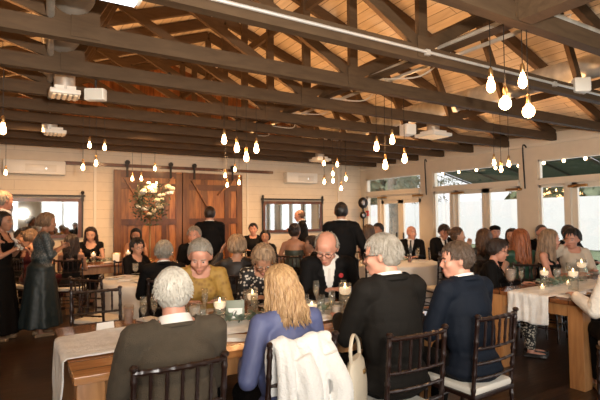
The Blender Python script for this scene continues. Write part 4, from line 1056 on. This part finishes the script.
# --- middle of the hall
person(210, 7.3, 206.5, -31, 'standing man in black suit with his back turned before the barn door', sit=False, hair=('crop', 'dark'), sk='pink', top='black', girth=1.15, arms=('clasp', 'clasp'), faced=False)
person(253, 10.2, 223, 150, 'young dark-haired man in black shirt beside the second mirror', hair=('short', 'black'), sk='pink', top='blacksoft', kind='blouse')
person(265, 8.9, 230.5, 150, 'dark-haired guest in black, low between the tables, beneath the second mirror', hair=('bob', 'black'), sk='tan', top='black', kind='blouse', fem=True)
person(294.5, 7.6, 223, -50, 'woman in strapless sage dress with dark updo, from behind', hair=('bun', 'dark'), sk='tan', top='sage', kind='strapless', fem=True, lean=4, faced=False, girth=1.05, arms=('wide', 'table'))
person(299, 9.7, 210, 58, 'balding man in dark suit standing in profile before the mirror', sit=False, hair=('fringe', 'brown'), sk='pink', top='black', hp=-12, arms=('clasp', 'clasp'), girth=1.1)
person(311, 6.9, 236, 60, 'guest with short dark hair just behind the bald man', hair=('full', 'dark'), sk='pale', top='black', kind='blouse')
person(341, 5.9, 202.5, -34, 'tall standing man in black suit with cropped dark hair, from behind', sit=False, hair=('crop', 'black'), sk='tan', top='black', girth=1.15, arms=('clasp', 'side'), faced=False)
person(368.5, 8.3, 224.5, -60, 'woman with long brown hair in burgundy dress at the cloth table', hair=('long', 'midbrown'), sk='pink', top='burgundy', kind='dress', fem=True, sleeve=.1)
person(377.5, 9.4, 223, 100, 'dark-haired man in dark suit facing the woman in burgundy', hair=('short', 'black'), sk='tan', top='black')
person(411, 8.55, 226, 130, 'bald man in black suit and black tie at the cloth table', hair=('bald', 'brown'), sk='pink', top='black', tie='black', hy=-60 + 95, girth=1.1)
# --- tables along the garden windows
person(443.5, 8.3, 224.5, 150, 'bearded man in black suit looking down by the garden doors', hair=('short', 'dark'), sk='pink', top='black', hp=-22, tie='black')
person(457, 7.3, 227, -130, 'woman in black with brown hair in a bun, by the garden doors', hair=('bun', 'brown'), sk='pale', top='black', kind='blouse', fem=True, arms=('chin', 'table'))
person(483, 6.6, 229, -45, 'woman with long dark brown hair and dark lace top, from behind', hair=('wavy', 'brown'), sk='tan', top='darkpat', kind='blouse', fem=True, girth=1.2, faced=False)
person(494.5, 8.35, 225, 140, 'man in flat cap and dark suit by the garden doors', hair=('cap', 'dark'), sk='pink', top='black', tie='black')
person(511, 7.6, 228.5, 110, 'woman with long dark hair facing the redhead', hair=('long', 'dark'), sk='pale', top='black', kind='dress', fem=True, sleeve=.1)
person(519, 6.0, 229, -35, 'red-haired woman from behind in green dress', hair=('long', 'red'), sk='pale', top='emerald', kind='dress', fem=True, faced=False, sleeve=.1)
person(541, 7.9, 225, 150, 'short-haired man in dark suit beside the wide window pane', hair=('crop', 'midbrown'), sk='pink', top='black')
person(568, 7.1, 225, 160, 'man in dark suit half hidden behind the guest in beige', hair=('crop', 'dark'), sk='pink', top='black')
# --- farm table by the windows
person(497, 5.25, 239, -150, 'woman with glasses, short dark hair and black cardigan at the farm table', hair=('full', 'dark'), sk='pink', top='black', kind='cardigan', shirt='florald', fem=True, near=True, girth=1.2, lean=8, hp=-12, hy=12, glasses=True, bottom='florald', dress='florald', arms=('table', 'lap'))
person(549, 5.75, 229, -165, 'woman with long ash blonde hair and bare shoulders at the farm table', hair=('long', 'ash'), sk='pink', top='black', kind='sleeveless', fem=True, near=True, lean=6, hy=42, arms=('table', 'table'))
person(571, 6.2, 228.5, 140, 'dark-haired guest in beige blouse resting a hand against one ear', hair=('full', 'black'), sk='pink', top='beige', kind='blouse', fem=True, lean=8, hy=-42, hp=-8, arms=('table', 'ear'), girth=1.1)
person(619, 3.66, 236, -40, 'guest in chunky white knit at the edge of the farm table', hair=('long', 'brown'), sk='pale', top='knit', kind='sweater', shirt='white', fem=True, near=True, girth=1.25, lean=4, arms=((.30, .26, .82), 'table'), faced=False, bottom='black', shoes='tan', pos=(4.10, 1.76))

# ================================================================== TABLES
def farm_table(x0, x1, y0, y1, label, top=M_TABLE, leg=M_TABLE2):
    t = empty('farm_table', ((x0 + x1) / 2, (y0 + y1) / 2, 0), 0, label, 'table', 'farm tables'); w_ = x1 - x0; d = y1 - y0
    MB().box((0, 0, .74), (w_, d, .04), bev=.006).build('tabletop', top, t)
    ap = MB()
    for sy in (-1, 1): ap.box((0, sy * (d / 2 - .07), .665), (w_ - .2, .025, .11))
    for sx in (-1, 1): ap.box((sx * (w_ / 2 - .07), 0, .665), (.025, d - .2, .11))
    ap.build('apron', leg, t, smooth=False)
    for sx in (-1, 1):
        for sy in (-1, 1): MB().box((sx * (w_ / 2 - .08), sy * (d / 2 - .08), .36), (.13, .13, .72), bev=.008).build('leg', leg, t)
    return t
farm_table(.25, 2.78, 2.47, 3.66, 'long varnished pine table where the man in the olive sweater sits')
farm_table(4.14, 6.4, 2.16, 3.09, 'reddish pine farm table with thick square leg near the windows', M_TABLED)
farm_table(.7, 2.75, 8.25, 8.95, 'dark wooden table in front of the barn doors', M_TABLED)
farm_table(6.15, 6.85, 3.55, 5.2, 'wooden table behind the farm table along the garden doors', M_TABLED)
farm_table(3.5, 5.0, 7.7, 8.35, 'wooden table of the guests beneath the second mirror', M_TABLED)

def runner(name, x0, x1, yc, w_, label, drop0=0, drop1=0, seed=0, skew=0):
    """loosely gathered gauze along X with ends hanging over the table ends"""
    pts = []; L_ = x1 - x0; n = int((L_ + drop0 + drop1) / .02); m = 26; vs = []; fs = []
    q = seed * 10
    for i in range(n + 1):
        s_ = -drop0 + i * (L_ + drop0 + drop1) / n
        for j in range(m + 1):
            v = j / m - .5; rip = noise.noise(V((s_ * 1.5 + q, v * 9, seed))) * .018 + noise.noise(V((s_ * 5 + q, v * 22, seed))) * .007
            y = yc + v * w_ * (1 + .10 * noise.noise(V((s_ * 2 + q, 5, v)))) + skew * s_
            z = .766 + abs(rip) + .002
            if s_ < 0: x = x0 - .012 - abs(rip) * 1.6 - .004; z = .766 + s_ + .01
            elif s_ > L_: x = x1 + .012 + abs(rip) * 1.6; z = .766 - (s_ - L_) + .01
            else: x = x0 + s_
            if s_ < 0: z += .03 * noise.noise(V((v * 3, seed, 2))) * (-s_ / max(drop0, .01))
            vs.append((x, y, z))
    for i in range(n):
        for j in range(m): a = i * (m + 1) + j; fs.append((a, a + 1, a + m + 2, a + m + 1))
    o = MB().add(vs, fs).build(name, M_GAUZE, None, True, None); sd = o.modifiers.new('s', 'SOLIDIFY'); sd.thickness = .003
    return tag(o, label, 'table runner')
runner('table_runner', .25, 2.62, 3.06, .56, 'white gauze runner down the long pine table, hanging over its end', .46, 0, 1)
runner('table_runner', 4.14, 5.6, 2.66, .42, 'pale gauze runner hanging over the end of the reddish farm table', .27, 0, 2)

def round_table(x, y, r, label, clabel):
    t = empty('round_table', (x, y, 0), 0, label, 'table', 'round tables'); MB().lathe([(r - .03, .715), (r, .72), (r, .745), (r - .01, .75)], n=40).build('tabletop', M_TABLE2, t)
    for a in range(4): MB().tube([(math.cos(a * 1.57 + .7) * .45, math.sin(a * 1.57 + .7) * .45, 0), (math.cos(a * 1.57 + .7) * .42, math.sin(a * 1.57 + .7) * .42, .72)], .02, 8).build('leg', M_IRON, t)
    n = 144; rs = []
    for k, (rr, z) in enumerate([(.02, .757), (r * .6, .757), (r * .97, .757), (r + .008, .752), (r + .016, .735), (r + .02, .65), (r + .03, .5), (r + .045, .35), (r + .055, .2), (r + .06, .08)]):
        am = max(0, k - 4) * .011
        rs.append([V((math.cos(a) * (rr + am * math.sin(a * 13 + 1.2 * math.sin(a * 3))), math.sin(a) * (rr + am * math.sin(a * 13 + 1.2 * math.sin(a * 3))), z)) for a in [6.28318 * j / n for j in range(n)]])
    c = MB(); c.rings(rs, cap=False); vs = c.v; c.add([(0, 0, .757)] , [])
    for j in range(n): c.f.append((len(c.v) - 1, j, (j + 1) % n)); c.m.append(0)
    o = c.build('tablecloth', M_CLOTH, None, True, None); o.location = (x, y, .001); tag(o, clabel, 'tablecloth', 'ivory tablecloths')
    sd = o.modifiers.new('s', 'SOLIDIFY'); sd.thickness = .002; sd.offset = 1
round_table(1.66, 6.02, .76, 'round table under the white cloth behind the ochre blouse', 'white cloth with floor-length folds on the round table behind the ochre blouse')
round_table(5.34, 5.84, .76, 'round table under ivory cloth before the bald man with black tie', 'ivory cloth on the round table before the bald man with black tie')

# empty chairs
chair(.60, 4.05, 180, 'empty mahogany chiavari chair facing across the end of the long pine table')
chair(.80, 5.28, -50, 'empty chiavari chair at the round white table, beyond the pine table end')
chair(4.55, 5.2, -45, 'empty chiavari chair with its back to the grey-haired man at the ivory cloth')
chair(5.25, 4.72, -12, 'empty chiavari chair at the ivory cloth, next to the navy man in view')

# ================================================================== THINGS ON THE TABLES
ZT = .762
def vessel(name, prof, inner=None, liquid=None, lm=None, n=20):
    t = empty(name, (0, 0, 0), 0, 'x', name.split('_')[-1])
    MB().lathe(prof, n=n, cap=False).build('glass_body', M_GLASS, t, True, None)
    if liquid: MB().lathe(liquid, n=n).build('drink', lm, t)
    return t
FL = [(.001, .003), (.032, .002), (.030, .006), (.005, .012), (.004, .09), (.010, .10), (.022, .13), (.025, .17), (.022, .225), (.021, .225), (.023, .17), (.020, .13), (.004, .105)]
GB_ = [(.001, .003), (.036, .002), (.034, .007), (.006, .014), (.006, .055), (.022, .065), (.036, .09), (.039, .13), (.035, .175), (.034, .175), (.037, .13), (.034, .092), (.006, .068)]
TB = [(.001, .004), (.030, .002), (.036, .14), (.034, .14), (.028, .012), (.001, .010)]
L_AMB = glassmat('amber_drink', (.85, .50, .22), .04, .25); L_CHA = glassmat('pale_sparkling', (.93, .80, .58), .04, .12); L_WAT = glassmat('iced_water', (.93, .92, .88), .05, .2); L_RED = glassmat('red_drink', (.7, .06, .05), .04, .1); L_PEA = glassmat('peach_drink', (.92, .72, .52), .04, .4)
PRO = {}
def proto(kind):
    if kind in PRO: return PRO[kind]
    if kind == 'flute': t = vessel('champagne_flute', FL, None, [(.005, .108), (.018, .13), (.021, .165), (.020, .185)], L_CHA); t['category'] = 'champagne glass'
    elif kind == 'goblet': t = vessel('water_goblet', GB_, None, [(.007, .07), (.031, .093), (.035, .13), (.034, .155)], L_WAT); t['category'] = 'glass'
    elif kind == 'peach': t = vessel('cocktail_goblet', GB_, None, [(.007, .07), (.031, .093), (.035, .13), (.034, .15)], L_PEA); t['category'] = 'glass'
    elif kind == 'tumbler': t = vessel('water_tumbler', TB, None, [(.026, .014), (.032, .10)], L_WAT); t['category'] = 'glass'
    elif kind == 'amber': t = vessel('iced_tea_glass', TB, None, [(.026, .014), (.033, .12)], L_AMB); t['category'] = 'glass'
    elif kind == 'tea': t = vessel('iced_tea_goblet', GB_, None, [(.007, .07), (.031, .093), (.035, .13), (.034, .17)], L_AMB); t['category'] = 'glass'
    elif kind == 'redglass': t = vessel('punch_glass', TB, None, [(.026, .014), (.033, .11)], L_RED); t['category'] = 'glass'
    elif kind in ('candle', 'candle_short'):
        h = .20 if kind == 'candle' else .13; t = empty('candle_cylinder', (0, 0, 0), 0, 'x', 'candle')
        MB().lathe([(.001, .004), (.042, .002), (.043, h), (.041, h), (.040, .010), (.001, .010)], n=24, cap=False).build('glass_cylinder', M_GLASS, t, True, None)
        MB().lathe([(.040, .011), (.040, h * .62)], n=20).build('water', mat('clear_water', (.5, .45, .38), .1), t) if False else None
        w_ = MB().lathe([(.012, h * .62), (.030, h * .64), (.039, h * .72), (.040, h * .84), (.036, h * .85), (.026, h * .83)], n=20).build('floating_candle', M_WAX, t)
        MB().lathe([(.001, h * .84), (.005, h * .87), (.006, h * .90), (.003, h * .96), (.0005, h * 1.01)], n=10).build('flame', M_FLAME, t)
    elif kind == 'votive':
        t = empty('votive_candle', (0, 0, 0), 0, 'x', 'candle'); MB().lathe([(.001, .003), (.024, .002), (.030, .055), (.028, .055), (.022, .008), (.001, .008)], n=18, cap=False).build('glass_cup', M_GLASS, t, True, None)
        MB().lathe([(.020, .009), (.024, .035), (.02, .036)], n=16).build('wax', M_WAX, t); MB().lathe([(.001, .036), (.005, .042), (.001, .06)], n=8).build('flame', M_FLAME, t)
    elif kind == 'card':
        t = empty('place_card', (0, 0, 0), 0, 'x', 'place card'); MB().add([(-.055, -.02, 0), (.055, -.02, 0), (.055, 0, .06), (-.055, 0, .06), (-.055, .02, 0), (.055, .02, 0), (-.055, -.017, 0), (.055, -.017, 0), (.055, 0, .056), (-.055, 0, .056), (-.055, .017, 0), (.055, .017, 0)],
            [(0, 1, 2, 3), (3, 2, 5, 4), (7, 6, 9, 8), (8, 9, 10, 11), (0, 6, 7, 1), (4, 5, 11, 10)]).build('folded_card', M_PAPER, t, smooth=False)
    elif kind == 'plate':
        t = empty('dinner_plate', (0, 0, 0), 0, 'x', 'plate'); MB().lathe([(.002, .004), (.07, .004), (.085, .008), (.125, .020), (.127, .017), (.085, .002), (.06, 0), (.002, 0)], n=36, cap=False).build('plate_body', M_CER, t, True, None)
        MB().lathe([(.001, .012), (.03, .014), (.04, .008), (.042, .004)], n=12).build('food', mat('plated_food', (.35, .20, .09), .7, var=.6, vscale=60), t)
    elif kind == 'napkin':
        t = empty('folded_napkin', (0, 0, 0), 0, 'x', 'napkin'); b = MB(); b.box((0, 0, .006), (.11, .20, .012), bev=.005); b.box((.004, -.01, .016), (.10, .17, .009), bev=.004); me = b.mesh('napkin_cloth'); wrinkle(me, .002, 20, 3); me.materials.append(mat('napkin_linen', (.78, .75, .69), .9, bump=.3)); link('linen', me, t)
    elif kind == 'fork':
        t = empty('dinner_fork', (0, 0, 0), 0, 'x', 'fork'); b = MB(); b.tube([(0, -.1, .004), (0, .04, .006)], [.004, .0025], 8, flat=.5); b.box((0, .055, .006), (.022, .03, .002)); 
        for k in range(4): b.box((-.009 + k * .006, .085, .007), (.002, .035, .002))
        b.build('metal', M_STEEL, t)
    elif kind == 'knife':
        t = empty('dinner_knife', (0, 0, 0), 0, 'x', 'knife'); b = MB(); b.tube([(0, -.11, .005), (0, -.01, .005)], [.006, .005], 8, flat=.5); b.add([(-.008, -.01, .004), (.008, -.01, .004), (.008, .09, .004), (-.003, .11, .004), (-.008, -.01, .006), (.008, -.01, .006), (.008, .09, .006), (-.003, .11, .006)], [(3, 2, 1, 0), (4, 5, 6, 7), (0, 1, 5, 4), (1, 2, 6, 5), (2, 3, 7, 6), (3, 0, 4, 7)]); b.build('metal', M_STEEL, t)
    remember(t); PRO[kind] = t; return t
def put(kind, x, y, label, rz=0, z=ZT, group=None, sc=None):
    t = proto(kind); g = group or (t.name.split('.')[0].replace('_', ' ') + 's')
    return place(t, USED, (x, y, z), D(rz), label, g, sc)
R1 = .775   # on top of the gauze
# long pine table
put('card', .53, 3.37, 'white folded place card at the empty chair of the long pine table', 10)
put('amber', .70, 3.47, 'tall iced glass beside the white place card', 0)
put('napkin', .86, 3.52, 'folded white napkin beside the iced glass at the empty chair', 20)
put('flute', .75, 3.25, 'champagne flute between the white-haired man and the round table', 0)
put('flute', .84, 3.33, 'champagne flute nearest the ear of the white-haired man', 0)
put('peach', 1.03, 3.03, 'cocktail goblet beside the shoulder of the white-haired man', 0, R1)
put('tumbler', 1.12, 3.15, 'water tumbler next to the first floating candle', 0, R1)
put('candle', 1.19, 2.99, 'floating candle in glass cylinder before the ochre blouse', 0, R1)
put('flute', 1.22, 3.36, 'champagne flute in front of the ochre blouse', 0)
put('flute', 1.08, 3.38, 'champagne flute with pale wine beside the ochre sleeve', 0)
put('tumbler', 1.02, 3.24, 'second water tumbler beside the ochre blouse candle', 0, R1)
put('napkin', 1.15, 2.70, 'crumpled white napkin at the place of the blonde woman', 60)
put('votive', 1.36, 2.82, 'small votive candle by the blonde woman', 0, R1)
put('candle', 1.52, 3.17, 'floating candle in tall cylinder between blonde hair and dotted blouse', 0, R1)
put('flute', 1.44, 2.98, 'champagne flute beside the blonde hair', 0, R1)
put('goblet', 1.60, 3.42, 'water goblet in front of the dotted blouse', 0)
put('candle_short', 1.83, 2.84, 'floating candle in short cylinder past the blonde hair', 0, R1)
put('tumbler', 2.00, 2.98, 'frosted water tumbler beside the short candle', 0, R1)
put('tumbler', 1.92, 3.08, 'clear tumbler in the middle before the bald man', 0, R1)
put('candle', 2.16, 2.88, 'floating candle in tall cylinder beside the hand of the bald man', 0, R1, sc=1.15)
put('peach', 1.86, 2.57, 'peach cocktail goblet at the place of the grey-haired man', 0)
put('amber', 1.97, 2.60, 'orange-amber drink beside the peach cocktail', 0, ZT)
put('flute', 1.95, 2.76, 'champagne flute before the grey-haired man', 0)
put('flute', 2.08, 3.16, 'champagne flute between the frosted tumbler and the bald man', 0, R1)
put('flute', 2.28, 3.06, 'champagne flute under the hands of the bald man', 0, R1)
put('goblet', 2.06, 2.74, 'water goblet between the grey-haired man and the tall candle', 0)
put('votive', 1.66, 2.76, 'small votive candle by the greenery at the long table', 0)
put('plate', 1.34, 3.50, 'white dinner plate in front of the ochre blouse', 0)
put('plate', 1.86, 3.48, 'white dinner plate in front of the dotted blouse', 0)
put('plate', 2.30, 3.46, 'white dinner plate in front of the bald man', 0)
put('plate', 1.40, 2.64, 'white dinner plate of the blonde woman', 0)
put('fork', 2.10, 3.48, 'steel fork between two plates on the long table', 0)
put('knife', .62, 2.70, 'dark knife lying on the bare wood of the pine table', 75)
t = empty('table_sign', (1.36, 3.12, R1), D(-25), 'grey-green framed card standing amid the greenery', 'table sign')
MB().box((0, 0, .075), (.13, .012, .14), Matrix.Rotation(D(-8), 3, 'X'), bev=.003).build('frame', mat('sage_frame', (.20, .23, .17), .5), t); MB().box((0, -.009, .055), (.10, .003, .07), Matrix.Rotation(D(-8), 3, 'X')).build('card', M_PAPER, t, smooth=False)

def garland(x0, x1, y, z, n, label, seed, wd=.09):
    q = random.Random(seed); b = MB(); st = bez([(x0, y, z + .02), ((x0 + x1) / 2, y + .03, z + .03), (x1, y - .01, z + .02)], 8)
    b.tube(st, .004, 5)
    for k in range(n):
        t = q.random(); c = st[int(t * (len(st) - 1))] + V((q.uniform(-.04, .04), q.uniform(-wd, wd), q.uniform(.002, .045))); R = Euler((q.uniform(-.8, .8), q.uniform(-.8, .8), q.uniform(0, 6.28))).to_matrix(); s_ = q.uniform(.016, .028)
        b.add([c + R @ V(p) * s_ for p in ((0, -1.1, 0), (.6, -.5, .12), (.72, .2, .15), (0, .95, 0), (-.72, .2, .15), (-.6, -.5, .12))], [(0, 1, 2, 3), (0, 3, 4, 5)])
    return tag(b.build('eucalyptus_garland', M_GREEN, None, True, None), label, 'greenery', None, None)
garland(.98, 1.50, 3.02, R1, 120, 'eucalyptus garland before the ochre blouse', 1)
garland(1.55, 2.20, 2.98, R1, 150, 'eucalyptus garland between blonde hair and the grey-haired man', 2)
garland(4.7, 5.2, 2.80, R1, 110, 'eucalyptus sprig beside the candles on the reddish farm table', 4)
# reddish farm table
F1 = R1
put('tea', 4.27, 2.93, 'iced tea glass in front of the woman in the black cardigan', 0, ZT, sc=1.2)
put('goblet', 4.40, 3.0, 'stemmed water goblet before the black cardigan', 0, ZT, sc=1.2)
put('flute', 4.36, 2.87, 'champagne flute before the black cardigan', 0)
put('candle', 4.58, 2.76, 'floating candle in cylinder, first on the farm table runner', 0, F1)
put('votive', 4.44, 2.70, 'small votive candle on the farm table runner end', 0, F1)
put('candle', 4.72, 2.55, 'floating candle in cylinder beside the white knit sleeve', 0, ZT, sc=1.1)
put('candle', 5.36, 2.80, 'floating candle in cylinder farthest along the farm table', 0, F1, sc=1.2)
put('goblet', 5.05, 2.90, 'water goblet before the woman with bare shoulders', 0)
put('flute', 5.20, 2.86, 'champagne flute before the woman with bare shoulders', 0)
put('flute', 5.05, 2.36, 'champagne flute beside the white knit sleeve', 0)
put('goblet', 5.30, 2.32, 'water goblet at the place of the white knit guest', 0)
put('votive', 4.90, 2.70, 'small votive candle between two floating candles', 0, F1)
put('napkin', 4.34, 2.40, 'white napkin laid along the near corner of the farm table', 92)
put('plate', 4.62, 2.34, 'white dinner plate at the corner of the farm table', 0)
put('knife', 4.36, 2.41, 'steel knife on the napkin at the farm table corner', 85, ZT + .022)
put('plate', 5.0, 2.98, 'white dinner plate of the woman with bare shoulders', 0)
# round cloth tables
ZC = .762
for k, (x, y, kd, lb) in enumerate([(1.28, 5.55, 'amber', 'tall iced glass at the near rim of the round white table'), (1.46, 5.50, 'flute', 'champagne flute at the near rim of the round white table'), (1.62, 5.62, 'flute', 'champagne flute in front of the man in black at the round white table'),
        (1.15, 5.95, 'napkin', 'napkin on the round white table'), (1.7, 6.1, 'candle', 'floating candle in the middle of the round white table'), (1.9, 6.4, 'goblet', 'goblet before the silver-haired man'), (1.35, 6.3, 'goblet', 'goblet before the woman with glasses in black'), (1.3, 5.75, 'plate', 'dinner plate at the near side of the round white table'), (1.1, 6.25, 'plate', 'dinner plate before the woman with glasses in black')]):
    put(kd, x, y, lb, 30 * k, ZC)
for k, (x, y, kd, lb) in enumerate([(5.42, 5.50, 'redglass', 'red drink on the ivory cloth before the bald man'), (5.10, 5.50, 'flute', 'champagne flute on the ivory cloth near the empty chair'), (5.72, 5.60, 'flute', 'champagne flute beside the red drink'), (5.85, 5.75, 'goblet', 'water goblet at the window side of the ivory cloth'),
        (5.2, 5.95, 'candle', 'floating candle in the middle of the ivory cloth'), (5.50, 5.95, 'flute', 'champagne flute before the black tie'), (4.85, 5.9, 'napkin', 'napkin on the ivory cloth by the woman in burgundy'), (5.60, 5.45, 'napkin', 'napkin beside the red drink'), (5.0, 6.1, 'goblet', 'goblet on the ivory cloth by the woman in burgundy'), (5.65, 6.1, 'tumbler', 'tumbler before the bald man with black tie')]):
    put(kd, x, y, lb, 30 * k, ZC)
garland(5.1, 5.6, 5.72, ZC, 70, 'greenery in the middle of the ivory cloth', 5)
# far tables
for k, (x, y, kd, lb) in enumerate([(1.15, 8.55, 'candle', 'floating candle before the smiling dark-haired woman'), (1.72, 8.6, 'candle', 'floating candle before the woman with long black hair'), (1.42, 8.5, 'plate', 'plate on the dark table before the barn doors'), (2.45, 8.5, 'candle', 'floating candle at the far end of the dark table'), (.95, 8.5, 'goblet', 'goblet beside the smiling dark-haired woman'),
        (4.0, 8.0, 'candle', 'floating candle beneath the second mirror'), (4.4, 8.15, 'goblet', 'goblet beneath the second mirror'), (3.8, 8.2, 'flute', 'flute beneath the second mirror'), (6.5, 4.3, 'flute', 'flute on the table along the garden doors'), (6.5, 4.7, 'candle', 'candle on the table along the garden doors'), (6.45, 5.0, 'goblet', 'goblet on the table along the garden doors')]):
    put(kd, x, y, lb, 0, ZT)
garland(1.0, 2.0, 8.6, ZT, 90, 'greenery along the dark table before the barn doors', 8)
t = empty('picture_frame', (1.48, 8.38, ZT), D(-10), 'small framed number card on the dark table', 'picture frame'); MB().box((0, 0, .09), (.14, .015, .18), bev=.004).build('frame', M_BRASS, t); MB().box((0, -.01, .09), (.10, .003, .13)).build('card', M_PAPER, t, smooth=False)

# tall flower arrangement
t = empty('tall_centrepiece', (2.10, 8.62, ZT), 0, 'tall white rose and greenery centrepiece glowing before the barn doors', 'flower arrangement')
MB().lathe([(.001, 0), (.09, 0), (.08, .012), (.015, .03), (.012, .40), (.012, .72), (.07, .80), (.075, .82), (.01, .80)], n=20).build('stand', M_BRASS, t)
q = random.Random(5); fl = []
for k in range(34):
    a = q.uniform(0, 6.28); el = q.uniform(-.75, 1); r = .24 * q.uniform(.75, 1.05); c = V((math.cos(a) * math.sqrt(1 - el * el) * r, math.sin(a) * math.sqrt(1 - el * el) * r, 1.05 + el * r * 1.35))
    if k > 27: c = V((.35 + q.uniform(-.06, .06), q.uniform(-.1, .1), 1.25 + q.uniform(-.08, .08)))
    b = MB(); s_ = q.uniform(.045, .07)
    for j in range(11):
        aa = j * 2.4; rr = s_ * (j / 11) ** .6; b.ell(c + V((math.cos(aa) * rr * .6, math.sin(aa) * rr * .6, s_ * .3 * (1 - j / 11))), (s_ * .45, s_ * .45, s_ * .5), n=8)
    b.build('rose', mat('cream_rose', (.78, .68, .50), .7) if k % 3 else mat('white_rose', (.82, .78, .70), .7), t)
b = MB()
for k in range(700):
    a = q.uniform(0, 6.28); el = q.uniform(-1, 1); r = q.uniform(.15, .36); c = V((math.cos(a) * math.sqrt(1 - el * el) * r, math.sin(a) * math.sqrt(1 - el * el) * r, 1.03 + el * r * 1.3)); R = Euler((q.uniform(0, 3), q.uniform(0, 3), q.uniform(0, 6))).to_matrix(); s_ = q.uniform(.02, .035)
    b.add([c + R @ V(p) * s_ for p in ((0, -1.2, 0), (.5, 0, .1), (0, 1.1, 0), (-.5, 0, .1))], [(0, 1, 2, 3)])
b.build('foliage', mat('dark_leaf', (.06, .08, .04), .6, var=.4), t, True, None)
for k in range(9): MB().ell((-.03 + .035 * ((k * 2) % 5 - 2), -.31 + .01 * k, 1.30 + .04 * (k % 3)), (.017, .017, .017), n=8).build('fairy_light', M_BULB, t)

# ================================================================== COAT, HANDBAG
b = MB(); cx, cy = 1.19, 1.925
q = random.Random(11)
for k in range(11):
    x = -.145 + k * .029; z0 = .20 + .10 * abs(math.sin(k * 1.7)) + (.12 if k > 8 else 0); o_ = .038 * (k % 2) + .014 * math.sin(k * 2.1)
    tp = .905 + .022 * math.sin(k * 1.1 + .6)
    pts = bez([(cx + x * 1.12, cy - .075 - o_, z0), (cx + x * 1.05, cy - .065 - o_, .50), (cx + x, cy - .05 - o_ * .6, .78), (cx + x * .96, cy - .012, tp), (cx + x * .95, cy + .055, .86), (cx + x * .95, cy + .065, .66)], 4)
    b.tube(pts, [.027 + .008 * math.sin(i_ * .5 + k) for i_ in range(len(pts))], 10)
b.cap((cx - .13, cy + .0, .895), (cx + .13, cy + .0, .92), .030, .034, 12)
for x, zz in ((.11, .42), (-.05, .22)): b.tube(bez([(cx + x, cy - .06, .86), (cx + x + .03, cy - .115, .70), (cx + x + .015, cy - .11, zz + .1), (cx + x - .01, cy - .10, zz)], 5), [.048] * 16, 12)
me = remesh(b, .007, 3, .5); wrinkle(me, .012, 10, 4, (1, 1, .35)); wrinkle(me, .0022, 70, 9)
me.materials.append(mat('white_fleece', (.78, .76, .72), .95, bump=.6, bscale=110, sheen=.4)); o = link('fleece_coat', me, None, True, None); tag(o, 'white fleece coat draped over the chair of the blonde woman', 'coat')
t = empty('handbag', (1.455, 1.86, .57), D(38), 'beige handbag with gold clasp hanging from the chair with the white coat', 'handbag')
b = MB(); b.rings([[V((math.cos(a) * w_ , math.sin(a) * d_, z)) for a in [6.2832 * j / 20 for j in range(20)]] for w_, d_, z in ((.10, .035, .0), (.125, .05, .02), (.125, .05, .12), (.105, .035, .22), (.085, .015, .245))]); b.build('bag_body', mat('beige_leather', (.52, .45, .34), .45, bump=.2), t)
MB().tube(bez([(.08, 0, .22), (.06, 0, .30), (-.02, 0, .36), (-.07, 0, .35), (-.10, 0, .30), (-.085, 0, .22)], 6), .009, 8, flat=.5).build('strap', mat('beige_leather', (.52, .45, .34), .45), t)
MB().box((0, -.045, .18), (.035, .012, .02), bev=.004).build('clasp', M_BRASS, t)
t = empty('hung_jacket', (.62, 7.0, 0), D(-15), 'x', 'jacket') if False else None
if 0: print('people', NPEOPLE[0], 'objects', len(bpy.data.objects))
